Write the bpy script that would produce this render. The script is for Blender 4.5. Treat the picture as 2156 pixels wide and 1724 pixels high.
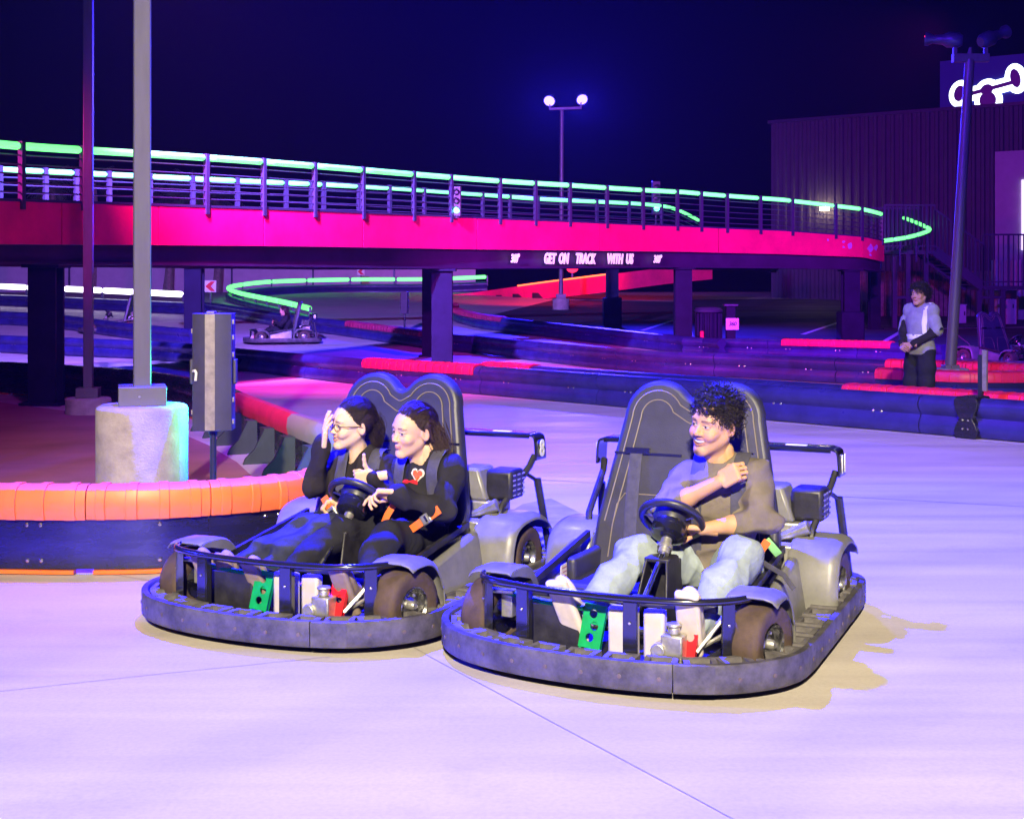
import bpy, bmesh, math, random
import numpy as np
from mathutils import Vector, Matrix
random.seed(7)
RNG = np.random.RandomState(11)
for o in list(bpy.data.objects):
    bpy.data.objects.remove(o, do_unlink=True)
scene = bpy.context.scene
COL = scene.collection
R = math.radians

# ------------------------------------------------------------------ camera
FPX, CX, HY, CAMH = 2800.0, 1078.0, 612.0, 1.5      # calibration on a 2156 px wide frame
cd = bpy.data.cameras.new('camera')
cam = bpy.data.objects.new('camera', cd); COL.objects.link(cam)
cd.sensor_width = 36.0
cd.lens = FPX / 2156.0 * 36.0
cd.shift_y = (HY - 862.0) / 2156.0
cd.clip_start = 0.05; cd.clip_end = 800
cam.location = (0, 0, CAMH); cam.rotation_euler = (R(90), 0, 0)
scene.camera = cam
scene.render.resolution_x = 1024; scene.render.resolution_y = 818

# ------------------------------------------------------------------ sky, exposure
w = bpy.data.worlds.new('World'); scene.world = w; w.use_nodes = True
wn = w.node_tree.nodes; wl = w.node_tree.links
bg = wn['Background']
sky = wn.new('ShaderNodeTexSky'); sky.sky_type = 'NISHITA'; sky.sun_disc = False
sky.sun_elevation = R(-6.5); sky.sun_rotation = R(230)
tint = wn.new('ShaderNodeMixRGB'); tint.blend_type = 'MULTIPLY'; tint.inputs[0].default_value = 1
tint.inputs[2].default_value = (0.20, 0.06, 1.0, 1)
wl.new(sky.outputs[0], tint.inputs[1])
addn = wn.new('ShaderNodeMixRGB'); addn.blend_type = 'ADD'; addn.inputs[0].default_value = 1
addn.inputs[2].default_value = (0.006, 0.001, 0.016, 1)
wl.new(tint.outputs[0], addn.inputs[1])
wl.new(addn.outputs[0], bg.inputs['Color'])
bg.inputs['Strength'].default_value = 0.09
vs = scene.view_settings
vs.view_transform = 'Standard'; vs.look = 'None'; vs.exposure = 0; vs.gamma = 1
scene.cycles.use_denoising = True
scene.cycles.max_bounces = 5; scene.cycles.diffuse_bounces = 2; scene.cycles.glossy_bounces = 3
scene.cycles.sample_clamp_indirect = 4.0
scene.cycles.caustics_reflective = False; scene.cycles.caustics_refractive = False

# ------------------------------------------------------------------ lamps
def lamp(name, kind, loc, energy, color, target=None, size=0.15, angle=120, blend=0.6):
    d = bpy.data.lights.new(name, kind); d.energy = energy; d.color = color
    d.shadow_soft_size = size
    if kind == 'SPOT': d.spot_size = R(angle); d.spot_blend = blend
    o = bpy.data.objects.new(name, d); COL.objects.link(o); o.location = loc
    if target is not None:
        o.rotation_euler = (Vector(target) - Vector(loc)).to_track_quat('-Z', 'Y').to_euler()
    return o
VIOLET = (0.004, 0.004, 1.0)
PURPLE = (0.10, 0.012, 1.0)
POLE_N = (-2.42, 8.70)            # near left mast
POLE_F = (-5.16, 16.2)            # mast behind the turf island
lamp('rear_mast_flood', 'SPOT', (-1.2, -12.0, 11.0), 48000, (1.0, 0.86, 0.58), (1.1, 7.6, 0), 0.22, 34, 1.0)
lamp('mast_flood_key', 'SPOT', (POLE_N[0] + 1.32, POLE_N[1] + 0.35, 5.9), 44000, VIOLET, (1.2, 5.4, 0), 0.07, 102, 0.3)
lamp('side_fill', 'SPOT', (-9.0, 6.6, 3.3), 5500, VIOLET, (0.2, 6.1, 0.75), 0.14, 25, 0.6)  # unseen fill added to put blue on the left of the karts
lamp('mast_flood_magenta', 'SPOT', (POLE_N[0] + 0.4, POLE_N[1] + 0.1, 7.6), 1300, (0.8, 0.03, 0.7), (-6.5, 10.5, 0), 0.16, 110, 0.7)
lamp('mast_flood_track', 'SPOT', (POLE_N[0] + 0.3, POLE_N[1] + 0.3, 7.7), 11000, PURPLE, (4.0, 19.5, 0.2), 0.16, 100, 0.7)
lamp('far_mast_flood_track', 'SPOT', (POLE_F[0] + 0.3, POLE_F[1] + 0.3, 7.6), 60000, (0.24, 0.14, 1.0), (-9.0, 37.0, 0.0), 0.2, 88, 0.7)
lamp('far_mast_flood_bridge', 'SPOT', (POLE_F[0] + 0.5, POLE_F[1] - 0.2, 6.2), 8000, (0.8, 0.02, 0.5), (-1.0, 25.0, 4.2), 0.2, 112, 0.5)
lamp('far_mast_flood_red', 'SPOT', (POLE_F[0] + 0.6, POLE_F[1] - 0.4, 5.9), 1600, (1.0, 0.02, 0.06), (-2.6, 22.3, 2.0), 0.2, 60, 0.9)
lamp('leaning_mast_flood', 'SPOT', (6.15, 18.7, 5.3), 11000, (0.6, 0.02, 0.75), (3.0, 31.0, 2.0), 0.2, 80, 0.6)
lamp('leaning_mast_stair_flood', 'SPOT', (6.6, 18.9, 5.2), 9000, (0.09, 0.03, 1.0), (13.0, 39.0, 2.0), 0.2, 75, 0.7)
lamp('fascia_left_fill', 'SPOT', (-8.6, 13.4, 3.6), 3600, (0.9, 0.02, 0.4), (-6.9, 16.9, 2.5), 0.2, 70, 0.7)  # added fill hung on no mast, brightens the left end of the fascia

# ------------------------------------------------------------------ helpers
def gz(Y):
    """height of the site: flat round the karts, rising gently behind the bridge"""
    return min(max(0.0, 0.05 * (Y - 31.0)), 1.42)
def gp(px, py):
    """ground point under a pixel of the 2156 px frame"""
    v = py - HY
    Y = CAMH * FPX / v if v >= CAMH * FPX / 31 else (CAMH + 1.55) * FPX / (v + 0.05 * FPX)
    return Vector(((px - CX) / FPX * Y, Y, gz(Y)))
def at(px, py, Y):
    return Vector(((px - CX) / FPX * Y, Y, CAMH - (py - HY) / FPX * Y))

class MB:
    def __init__(s): s.v = []; s.f = []; s.m = []; s.cur = 0
    def add(s, vs_, fs, M=None):
        b = len(s.v)
        for p in vs_:
            p = Vector(p)
            s.v.append(tuple(M @ p if M is not None else p))
        for f in fs:
            s.f.append([b + i for i in f]); s.m.append(s.cur)
        return s
    def box(s, c, d, M=None):
        x, y, z = c; a, b, e = d[0] / 2, d[1] / 2, d[2] / 2
        vs_ = [(x + i * a, y + j * b, z + k * e) for k in (-1, 1) for j in (-1, 1) for i in (-1, 1)]
        return s.add(vs_, [(0, 2, 3, 1), (4, 5, 7, 6), (0, 1, 5, 4), (2, 6, 7, 3), (0, 4, 6, 2), (1, 3, 7, 5)], M)
    def bar(s, a, b, wd, th, up=(0, 0, 1)):
        a, b = Vector(a), Vector(b); d = b - a; L = d.length; d.normalize()
        up = Vector(up); x = d.cross(up)
        if x.length < 1e-4: x = d.cross(Vector((0, 1, 0)))
        x.normalize(); z = x.cross(d)
        M = Matrix(((x[0], d[0], z[0], a[0]), (x[1], d[1], z[1], a[1]), (x[2], d[2], z[2], a[2]), (0, 0, 0, 1)))
        return s.box((0, L / 2, 0), (wd, L, th), M)
    def tube(s, path, r, n=8, closed=False, rs=None):
        P = [Vector(p) for p in path]; N = len(P); rings = []; base = len(s.v)
        prev = None
        for i in range(N):
            if closed: t = P[(i + 1) % N] - P[i - 1]
            else: t = P[min(i + 1, N - 1)] - P[max(i - 1, 0)]
            if t.length < 1e-9: t = Vector((0, 0, 1))
            t.normalize()
            if prev is None:
                u = t.cross(Vector((0, 0, 1)))
                if u.length < 1e-3: u = t.cross(Vector((0, 1, 0)))
            else:
                u = prev - t * prev.dot(t)
                if u.length < 1e-6: u = t.cross(Vector((0, 0, 1)))
            u.normalize(); prev = u; v_ = t.cross(u)
            rr = rs[i] if rs else r
            s.v += [tuple(P[i] + u * (rr * math.cos(2 * math.pi * k / n)) + v_ * (rr * math.sin(2 * math.pi * k / n))) for k in range(n)]
        m = N if closed else N - 1
        for i in range(m):
            a, b = base + i * n, base + ((i + 1) % N) * n
            for k in range(n):
                s.f.append([a + k, a + (k + 1) % n, b + (k + 1) % n, b + k]); s.m.append(s.cur)
        if not closed:
            s.f.append([base + k for k in range(n)][::-1]); s.m.append(s.cur)
            s.f.append([base + (N - 1) * n + k for k in range(n)]); s.m.append(s.cur)
        return s
    def cyl(s, a, b, r0, r1=None, n=16):
        return s.tube([a, b], r0, n, rs=[r0, r0 if r1 is None else r1])
    def lathe(s, prof, M=None, n=24, closed=False):
        """prof: (radius, height) pairs round the local z axis"""
        vs_ = [(r * math.cos(2 * math.pi * k / n), r * math.sin(2 * math.pi * k / n), h) for r, h in prof for k in range(n)]
        fs = []; m = len(prof)
        for i in range(m if closed else m - 1):
            j = (i + 1) % m
            for k in range(n):
                fs.append((i * n + k, i * n + (k + 1) % n, j * n + (k + 1) % n, j * n + k))
        if not closed:
            fs.append(tuple(range(n))[::-1]); fs.append(tuple((m - 1) * n + k for k in range(n)))
        return s.add(vs_, fs, M)
    def prism(s, poly, z0, z1, M=None):
        n = len(poly)
        vs_ = [(p[0], p[1], z0) for p in poly] + [(p[0], p[1], z1) for p in poly]
        fs = [tuple(range(n))[::-1], tuple(range(n, 2 * n))] + [(i, (i + 1) % n, n + (i + 1) % n, n + i) for i in range(n)]
        return s.add(vs_, fs, M)
    def sweep(s, path, prof, closed=False, cprof=True):
        """prof (n, z): n along the right-hand normal of the path, z up"""
        P = [Vector(p) for p in path]; N = len(P); m = len(prof); base = len(s.v)
        for i in range(N):
            t = (P[(i + 1) % N] - P[i - 1]) if closed else (P[min(i + 1, N - 1)] - P[max(i - 1, 0)])
            t.z = 0; t.normalize(); nr = Vector((t.y, -t.x, 0))
            for q in prof: s.v.append(tuple(P[i] + nr * q[0] + Vector((0, 0, q[1]))))
        for i in range(N if closed else N - 1):
            a, b = base + i * m, base + ((i + 1) % N) * m
            for k in range(m if cprof else m - 1):
                k2 = (k + 1) % m
                s.f.append([a + k, b + k, b + k2, a + k2]); s.m.append(s.cur)
        if not closed and cprof:
            s.f.append([base + k for k in range(m)]); s.m.append(s.cur)
            s.f.append([base + (N - 1) * m + k for k in range(m)][::-1]); s.m.append(s.cur)
        return s
    def mesh(s, name, mats, smooth=40):
        me = bpy.data.meshes.new(name)
        me.from_pydata(s.v, [], s.f)
        for m_ in (mats if isinstance(mats, (list, tuple)) else [mats]): me.materials.append(m_)
        if any(s.m): me.polygons.foreach_set('material_index', s.m)
        bm = bmesh.new(); bm.from_mesh(me); bmesh.ops.recalc_face_normals(bm, faces=bm.faces); bm.to_mesh(me); bm.free()
        if smooth:
            me.shade_smooth(); me.set_sharp_from_angle(angle=R(smooth))
        me.update()
        return me
    def build(s, name, mats, parent=None, bevel=0, smooth=40, seg=2):
        o = bpy.data.objects.new(name, s.mesh(name, mats, smooth)); COL.objects.link(o)
        o.parent = parent
        if bevel:
            b = o.modifiers.new('bevel', 'BEVEL'); b.width = bevel; b.segments = seg; b.limit_method = 'ANGLE'; b.angle_limit = R(40)
        return o

def linkmesh(name, me, parent=None, M=None):
    o = bpy.data.objects.new(name, me); COL.objects.link(o); o.parent = parent
    if M is not None: o.matrix_local = M
    return o
def tag(o, label=None, cat=None, group=None, kind=None):
    if label: o['label'] = label
    if cat: o['category'] = cat
    if group: o['group'] = group
    if kind: o['kind'] = kind
    return o
def thing(name, label, cat, loc=(0, 0, 0), rz=0, group=None):
    o = bpy.data.objects.new(name, None); COL.objects.link(o); o.empty_display_size = 0.2
    o.location = loc; o.rotation_euler = (0, 0, rz)
    return tag(o, label, cat, group)
def copy_tree(o, parent=None):
    c = o.copy(); COL.objects.link(c); c.parent = parent
    for ch in list(KIDS.get(o.name, [])) or [x for x in bpy.data.objects if x.parent == o]:
        copy_tree(ch, c)
    return c
KIDS = {}
def spline(pts, step):
    """Catmull-Rom through pts, resampled at about step"""
    P = [Vector(p) for p in pts]; out = []
    for i in range(len(P) - 1):
        a, b, c, d = P[max(i - 1, 0)], P[i], P[i + 1], P[min(i + 2, len(P) - 1)]
        n = max(1, int((c - b).length / step + 0.5))
        for k in range(n):
            t = k / n
            out.append(0.5 * ((2 * b) + (c - a) * t + (2 * a - 5 * b + 4 * c - d) * t * t + (3 * b - a - 3 * c + d) * t ** 3))
    out.append(P[-1].copy())
    return out
def arcpos(path):
    s = [0.0]
    for a, b in zip(path, path[1:]): s.append(s[-1] + (b - a).length)
    return s
def along(path, S, d):
    d = min(max(d, 0), S[-1])
    lo = 0
    for i in range(len(S) - 1):
        if S[i + 1] >= d: lo = i; break
    t = (d - S[lo]) / max(S[lo + 1] - S[lo], 1e-9)
    p = path[lo].lerp(path[lo + 1], t); tg = (path[lo + 1] - path[lo]).normalized()
    return p, tg
def subpath(path, S, d0, d1, step=None):
    pts = [along(path, S, d0)[0]]
    for p, s_ in zip(path, S):
        if d0 + 1e-3 < s_ < d1 - 1e-3: pts.append(p.copy())
    pts.append(along(path, S, d1)[0])
    return pts
def frame(p, tg, flip=False):
    """matrix with x along the path, y the left normal, z up"""
    t = Vector((tg.x, tg.y, 0)).normalized(); n = Vector((-t.y, t.x, 0))
    return Matrix(((t.x, n.x, 0, p.x), (t.y, n.y, 0, p.y), (0, 0, 1, p.z), (0, 0, 0, 1)))

# ------------------------------------------------------------------ materials
def mat(name, col, rough=0.5, metal=0, spec=0.5, var=0.0, vscale=6.0, col2=None, bump=0.0, bscale=40.0, emit=None, estr=0, coat=0, stretch=None, attr=None, rvar=0.0):
    m = bpy.data.materials.new(name); m.use_nodes = True
    nt = m.node_tree; N = nt.nodes; L = nt.links; b = N['Principled BSDF']
    b.inputs['Base Color'].default_value = (*col, 1); b.inputs['Roughness'].default_value = rough
    b.inputs['Metallic'].default_value = metal; b.inputs['Specular IOR Level'].default_value = spec
    b.inputs['Coat Weight'].default_value = coat; b.inputs['Coat Roughness'].default_value = 0.12
    if emit: b.inputs['Emission Color'].default_value = (*emit, 1); b.inputs['Emission Strength'].default_value = estr
    src = None
    if var or bump or col2 or rvar:
        tc = N.new('ShaderNodeTexCoord'); mp = N.new('ShaderNodeMapping'); L.new(tc.outputs['Object'], mp.inputs[0])
        if stretch: mp.inputs['Scale'].default_value = stretch
    if attr:
        at_ = N.new('ShaderNodeAttribute'); at_.attribute_name = attr; src = at_.outputs['Color']
    if var or col2:
        nz = N.new('ShaderNodeTexNoise'); nz.inputs['Scale'].default_value = vscale; nz.inputs['Detail'].default_value = 6
        nz.inputs['Roughness'].default_value = 0.65
        L.new(mp.outputs[0], nz.inputs['Vector'])
        cr = N.new('ShaderNodeValToRGB'); cr.color_ramp.elements[0].position = 0.32; cr.color_ramp.elements[1].position = 0.68
        c2 = col2 or tuple(max(0, c * (1 - var)) for c in col); c1 = col if col2 else tuple(min(1, c * (1 + var)) for c in col)
        cr.color_ramp.elements[0].color = (*c1, 1); cr.color_ramp.elements[1].color = (*c2, 1)
        L.new(nz.outputs['Fac'], cr.inputs[0])
        if src is not None:
            mx = N.new('ShaderNodeMixRGB'); mx.blend_type = 'MULTIPLY'; mx.inputs[0].default_value = 1
            L.new(src, mx.inputs[1]); L.new(cr.outputs[0], mx.inputs[2]); src = mx.outputs[0]
        else: src = cr.outputs[0]
        if rvar:
            mr = N.new('ShaderNodeMapRange'); L.new(nz.outputs['Fac'], mr.inputs[0])
            mr.inputs[1].default_value = 0.3; mr.inputs[2].default_value = 0.7
            mr.inputs[3].default_value = max(0.03, rough - rvar); mr.inputs[4].default_value = min(1, rough + rvar)
            L.new(mr.outputs[0], b.inputs['Roughness'])
    if src is not None: L.new(src, b.inputs['Base Color'])
    if bump:
        n2 = N.new('ShaderNodeTexNoise'); n2.inputs['Scale'].default_value = bscale; n2.inputs['Detail'].default_value = 4
        L.new(mp.outputs[0], n2.inputs['Vector'])
        bp = N.new('ShaderNodeBump'); bp.inputs['Strength'].default_value = bump; bp.inputs['Distance'].default_value = 0.01
        L.new(n2.outputs['Fac'], bp.inputs['Height']); L.new(bp.outputs[0], b.inputs['Normal'])
    return m
M = {}
M['bolt'] = mat('bolt_metal', (0.75, 0.74, 0.72), 0.25, 1)
M['barrier'] = mat('barrier_plastic', (0.026, 0.022, 0.135), 0.36, 0, 0.5, var=0.35, vscale=3.0, bump=0.15, bscale=25, rvar=0.1)
M['hdpe'] = mat('black_sheet', (0.012, 0.011, 0.015), 0.27, 0, 0.6, var=0.5, vscale=4, bump=0.12, bscale=60, stretch=(1, 1, 6), rvar=0.14)
M['orange'] = mat('orange_plastic', (0.86, 0.165, 0.025), 0.42, 0, 0.4, var=0.12, vscale=3, bump=0.08, bscale=20)
M['red'] = mat('red_plastic', (0.86, 0.020, 0.09), 0.42, 0, 0.4, var=0.15, vscale=3)
M['darkred'] = mat('dark_red_plastic', (0.38, 0.02, 0.08), 0.5, 0, 0.4, var=0.2, vscale=3)  # darker red for some of the far caps
M['slate'] = mat('slate_plastic', (0.040, 0.045, 0.055), 0.5, 0, 0.4, var=0.25, vscale=5)
M['fascia'] = mat('fascia_paint', (0.85, 0.006, 0.115), 0.45, 0, 0.3, var=0.16, vscale=1.3)
M['beam'] = mat('beam_paint', (0.035, 0.014, 0.05), 0.5, 0, 0.4, var=0.25, vscale=1.5)
M['navy'] = mat('column_paint', (0.012, 0.010, 0.032), 0.6, 0, 0.12, var=0.3, vscale=2)
M['rail'] = mat('rail_steel', (0.05, 0.05, 0.09), 0.4, 0.2)
M['deck'] = mat('deck_concrete', (0.32, 0.30, 0.30), 0.8, var=0.15, vscale=1.5)
M['pole'] = mat('mast_paint', (0.13, 0.115, 0.115), 0.42, 0.1, 0.5, var=0.12, vscale=5, stretch=(3, 3, 0.4))
M['footing'] = mat('footing_concrete', (0.36, 0.315, 0.27), 0.85, 0, 0.3, var=0.22, vscale=7, bump=0.35, bscale=60)
M['plinth'] = mat('plinth_cover', (0.14, 0.125, 0.12), 0.45, 0.1, 0.5, var=0.1, vscale=4)
M['signalbox'] = mat('signal_housing', (0.055, 0.05, 0.055), 0.5, 0.1, 0.5, var=0.15, vscale=8, bump=0.1, bscale=80)
M['tape'] = mat('grey_strip', (0.30, 0.26, 0.21), 0.45, 0.5, 0.5, var=0.25, vscale=20)
M['dark'] = mat('dark_metal', (0.02, 0.02, 0.025), 0.45, 0.2)
M['white'] = mat('white_paint', (0.8, 0.8, 0.8), 0.5)
M['redpaint'] = mat('sign_red', (0.75, 0.02, 0.03), 0.5)
M['green_tube'] = mat('green_light_tube', (0.2, 0.9, 0.3), 0.4, emit=(0.13, 1.0, 0.17), estr=2.3)
M['white_tube'] = mat('white_light_tube', (0.9, 0.9, 0.9), 0.4, emit=(0.9, 0.85, 1.0), estr=5.0)
M['green_lens'] = mat('green_lens', (0.1, 0.8, 0.5), 0.3, emit=(0.12, 1.0, 0.62), estr=9)
M['red_lens'] = mat('red_lens', (0.8, 0.05, 0.05), 0.3, emit=(1, 0.02, 0.06), estr=3)
M['led_orange'] = mat('orange_strip_light', (0.9, 0.3, 0.1), 0.3, emit=(1, 0.12, 0.02), estr=4)
M['blue_lens'] = mat('blue_flood_lens', (0.3, 0.3, 1), 0.3, emit=(0.13, 0.09, 1.0), estr=9)
M['wall'] = mat('corrugated_wall', (0.055, 0.052, 0.075), 0.55, 0.1, var=0.1, vscale=2)
M['parapet'] = mat('blue_parapet', (0.03, 0.06, 0.32), 0.5)
M['palewall'] = mat('pale_wall', (0.5, 0.46, 0.5), 0.6, var=0.08, vscale=2)
M['letter'] = mat('letter_white', (0.82, 0.80, 0.66), 0.5, emit=(0.9, 0.88, 0.7), estr=0.6)
M['trunk'] = mat('palm_trunk', (0.22, 0.17, 0.14), 0.8, var=0.3, vscale=8)
M['frond'] = mat('palm_frond', (0.07, 0.10, 0.05), 0.6, var=0.3, vscale=5)

# ------------------------------------------------------------------ ground
def ground_material(name, base, base2, rough, streak=0.42, cell=0.35):
    m = bpy.data.materials.new(name); m.use_nodes = True
    N = m.node_tree.nodes; L = m.node_tree.links; b = N['Principled BSDF']
    tc = N.new('ShaderNodeTexCoord')
    def noise(scale, detail, rot=0, sc=(1, 1, 1), rg=0.6):
        mp = N.new('ShaderNodeMapping'); mp.inputs['Rotation'].default_value = (0, 0, rot); mp.inputs['Scale'].default_value = sc
        L.new(tc.outputs['Object'], mp.inputs[0])
        n = N.new('ShaderNodeTexNoise'); n.inputs['Scale'].default_value = scale; n.inputs['Detail'].default_value = detail
        n.inputs['Roughness'].default_value = rg
        L.new(mp.outputs[0], n.inputs['Vector']); return n.outputs['Fac']
    def ramp(f, p0, p1, c0, c1):
        r = N.new('ShaderNodeValToRGB'); e = r.color_ramp.elements
        e[0].position = p0; e[1].position = p1; e[0].color = (*c0, 1); e[1].color = (*c1, 1); L.new(f, r.inputs[0]); return r.outputs[0]
    def mul(a, c, f):
        x = N.new('ShaderNodeMixRGB'); x.blend_type = 'MULTIPLY'; x.inputs[0].default_value = f; L.new(a, x.inputs[1]); L.new(c, x.inputs[2]); return x.outputs[0]
    big = noise(cell, 5)
    c = ramp(big, 0.35, 0.68, base, base2)
    st = noise(1.3, 4, R(38), (0.12, 1.6, 1))
    c = mul(c, ramp(st, 0.36, 0.6, (0.74, 0.72, 0.72), (1, 1, 1)), streak)
    st2 = noise(2.3, 5, R(-24), (0.10, 2.2, 1))
    c = mul(c, ramp(st2, 0.30, 0.52, (0.72, 0.70, 0.72), (1, 1, 1)), streak * 0.8)
    fine = noise(55, 3)
    c = mul(c, ramp(fine, 0.25, 0.6, (0.86, 0.86, 0.86), (1, 1, 1)), 0.8)
    blot = noise(2.1, 7, 0, (1, 1, 1), 0.75)
    c = mul(c, ramp(blot, 0.30, 0.46, (0.72, 0.71, 0.72), (1, 1, 1)), 0.35)
    # long rubber arcs laid down by the karts
    wv = N.new('ShaderNodeTexWave'); wv.wave_type = 'RINGS'; wv.rings_direction = 'Z'; wv.inputs['Scale'].default_value = 0.22; wv.inputs['Distortion'].default_value = 5.0; wv.inputs['Detail'].default_value = 3; wv.inputs['Detail Scale'].default_value = 0.35
    mp = N.new('ShaderNodeMapping'); mp.inputs['Location'].default_value = (-14, 9, 0); L.new(tc.outputs['Object'], mp.inputs[0]); L.new(mp.outputs[0], wv.inputs['Vector'])
    c = mul(c, ramp(wv.outputs['Fac'], 0.02, 0.22, (0.70, 0.69, 0.70), (1, 1, 1)), streak * 0.55)
    spk = noise(300, 2); c = mul(c, ramp(spk, 0.30, 0.42, (0.72, 0.72, 0.72), (1, 1, 1)), 0.45)
    L.new(c, b.inputs['Base Color'])
    mr = N.new('ShaderNodeMapRange'); L.new(st, mr.inputs[0]); mr.inputs[1].default_value = 0.35; mr.inputs[2].default_value = 0.65
    mr.inputs[3].default_value = rough - 0.16; mr.inputs[4].default_value = rough + 0.1
    L.new(mr.outputs[0], b.inputs['Roughness'])
    bp = N.new('ShaderNodeBump'); bp.inputs['Strength'].default_value = 0.12; bp.inputs['Distance'].default_value = 0.006
    L.new(noise(120, 3), bp.inputs['Height']); L.new(bp.outputs[0], b.inputs['Normal'])
    return m
M['concrete'] = ground_material('track_concrete', (0.60, 0.545, 0.51), (0.51, 0.465, 0.44), 0.55)
M['turf'] = ground_material('rubber_turf', (0.36, 0.15, 0.20), (0.27, 0.11, 0.15), 0.9, 0.25, 1.2)
M['asphalt'] = ground_material('dark_asphalt', (0.055, 0.05, 0.06), (0.035, 0.033, 0.04), 0.8, 0.4)
M['joint'] = mat('joint_filler', (0.36, 0.33, 0.32), 0.8)
M['line'] = mat('line_paint', (0.74, 0.70, 0.72), 0.6, var=0.12, vscale=6)
M['streak_patch'] = ground_material('streaked_patch', (0.50, 0.47, 0.46), (0.30, 0.29, 0.31), 0.75, 1.0, 2.5)

def sheet(name, poly, material, dz, parent=None, kind='structure'):
    bm = bmesh.new()
    vv = [bm.verts.new((p[0], p[1], 0)) for p in poly]
    bm.faces.new(vv)
    for Yc in (31.0, 59.4):
        bmesh.ops.bisect_plane(bm, geom=list(bm.verts) + list(bm.edges) + list(bm.faces), plane_co=(0, Yc, 0), plane_no=(0, 1, 0))
    bmesh.ops.triangulate(bm, faces=list(bm.faces))
    for v_ in bm.verts: v_.co.z = gz(v_.co.y) + dz
    bmesh.ops.recalc_face_normals(bm, faces=bm.faces)
    for f in bm.faces:
        if f.normal.z < 0: f.normal_flip()
    me = bpy.data.meshes.new(name); bm.to_mesh(me); bm.free(); me.materials.append(material)
    o = linkmesh(name, me, parent)
    if kind: o['kind'] = kind
    return o
def strip(name, path, wd, material, dz, parent=None):
    P = [Vector(p) for p in path]; l_, r_ = [], []
    for i, p in enumerate(P):
        t = P[min(i + 1, len(P) - 1)] - P[max(i - 1, 0)]; t.z = 0; t.normalize(); n = Vector((-t.y, t.x, 0)) * wd / 2
        l_.append(p + n); r_.append(p - n)
    return sheet(name, l_ + r_[::-1], material, dz, parent, None if parent else 'structure')
gr = sheet('ground', [(-300, -40), (300, -40), (300, 420), (-300, 420)], M['concrete'], 0.0)
sheet('turf_island', [(-1.95, 10.3), (-2.40, 11.6), (-2.95, 12.9), (-3.75, 14.5), (-5.3, 16.3), (-6.85, 17.8), (-12, 20), (-12, 7.9), (-3, 7.45), (-1.95, 7.7), (-1.65, 8.6), (-1.7, 9.5)], M['turf'], 0.006)
# expansion joints sawn into the concrete and the painted edge line
strip('expansion_joint', [gp(905, 1383), gp(1480, 1690), gp(1700, 1810)], 0.006, M['joint'], 0.004, gr)
strip('expansion_joint', [gp(905, 1383), gp(760, 1300), gp(-400, 1100)], 0.005, M['joint'], 0.004, gr)
strip('expansion_joint', [gp(-200, 1478), gp(330, 1420), gp(700, 1383)], 0.004, M['joint'], 0.004, gr)
strip('expansion_joint', [gp(1130, 1010), gp(2300, 1075)], 0.014, M['joint'], 0.004, gr)
patch_pts = [gp(*q) for q in ((1100, 1062), (1160, 1050), (1230, 1085), (1245, 1130), (1215, 1165), (1120, 1200), (1050, 1160), (1040, 1100))]
sheet('streaked_patch', [(p.x, p.y) for p in patch_pts], M['streak_patch'], 0.004, gr, None)  # ground patch with darker streaked colour and a rougher face

# ------------------------------------------------------------------ barriers
def barrier_root(name, label, path, group=None):
    return thing(name, label, 'barrier', path[0], 0, group)
ROLL = [(0.03, 0.0), (0.075, 0.012), (0.105, 0.06), (0.105, 0.12), (0.07, 0.185), (0.06, 0.205), (0.075, 0.23), (0.118, 0.28), (0.122, 0.335), (0.09, 0.385), (0.03, 0.41)]
ROLLP = ROLL + [(-a, b) for a, b in ROLL[::-1]]
CAPP = [(-0.14, 0.285), (0.14, 0.285), (0.148, 0.36), (0.12, 0.415), (0.05, 0.434), (-0.05, 0.434), (-0.12, 0.415), (-0.148, 0.36)]
def s_at_px(path, S, px):
    best = 0; bd = 1e9
    for p, s_ in zip(path, S):
        q = abs(CX + FPX * p.x / p.y - px)
        if q < bd: bd = q; best = s_
    return best
def rebase(mb, o):
    mb.v = [(a - o.x, b - o.y, c - o.z) for a, b, c in mb.v]
    return mb
def barrier(label, pts, caps=(), step=0.35, seg=2.4, capmat='red', ribs=0.16, bolts=True, mats=None, prof=None, group=None):
    path = spline(pts, step); S = arcpos(path)
    root = barrier_root('track_barrier', label, path, group); o = path[0]
    n = max(1, round(S[-1] / seg)); L_ = S[-1] / n
    for i in range(n):
        d0, d1 = i * L_ + 0.006, (i + 1) * L_ - 0.006
        mb = MB(); mb.sweep(subpath(path, S, d0, d1), prof or ROLLP)
        if bolts:
            mb.cur = 1
            for dd in (0.22, 0.78):
                for e in (-0.05, 0.05):
                    p, tg = along(path, S, d0 + dd * (d1 - d0) + e); F = frame(p, tg)
                    mb.lathe([(0.016, 0), (0.016, 0.006), (0.008, 0.012)], F @ Matrix.Translation((0, -0.06, 0.207)) @ Matrix.Rotation(R(90), 4, 'X'), 8)
        rebase(mb, o).build('panel', [mats or M['barrier'], M['bolt']], root)
    for c in caps:
        a, b_ = (s_at_px(path, S, c[0]), s_at_px(path, S, c[1])) if abs(c[1]) > 60 else c[:2]
        if c[0] < 0: a, b_ = S[-1] + c[0], S[-1] + c[1] - 0.01
        mt = M[c[2]] if len(c) > 2 else M[capmat]
        k = max(1, round((b_ - a) / 0.64)); l2 = (b_ - a) / k
        for j in range(k):
            cap_piece(root, path, S, a + j * l2 + 0.003, a + (j + 1) * l2 - 0.003, CAPP, ribs, mt, o)
    return root, path, S
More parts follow.
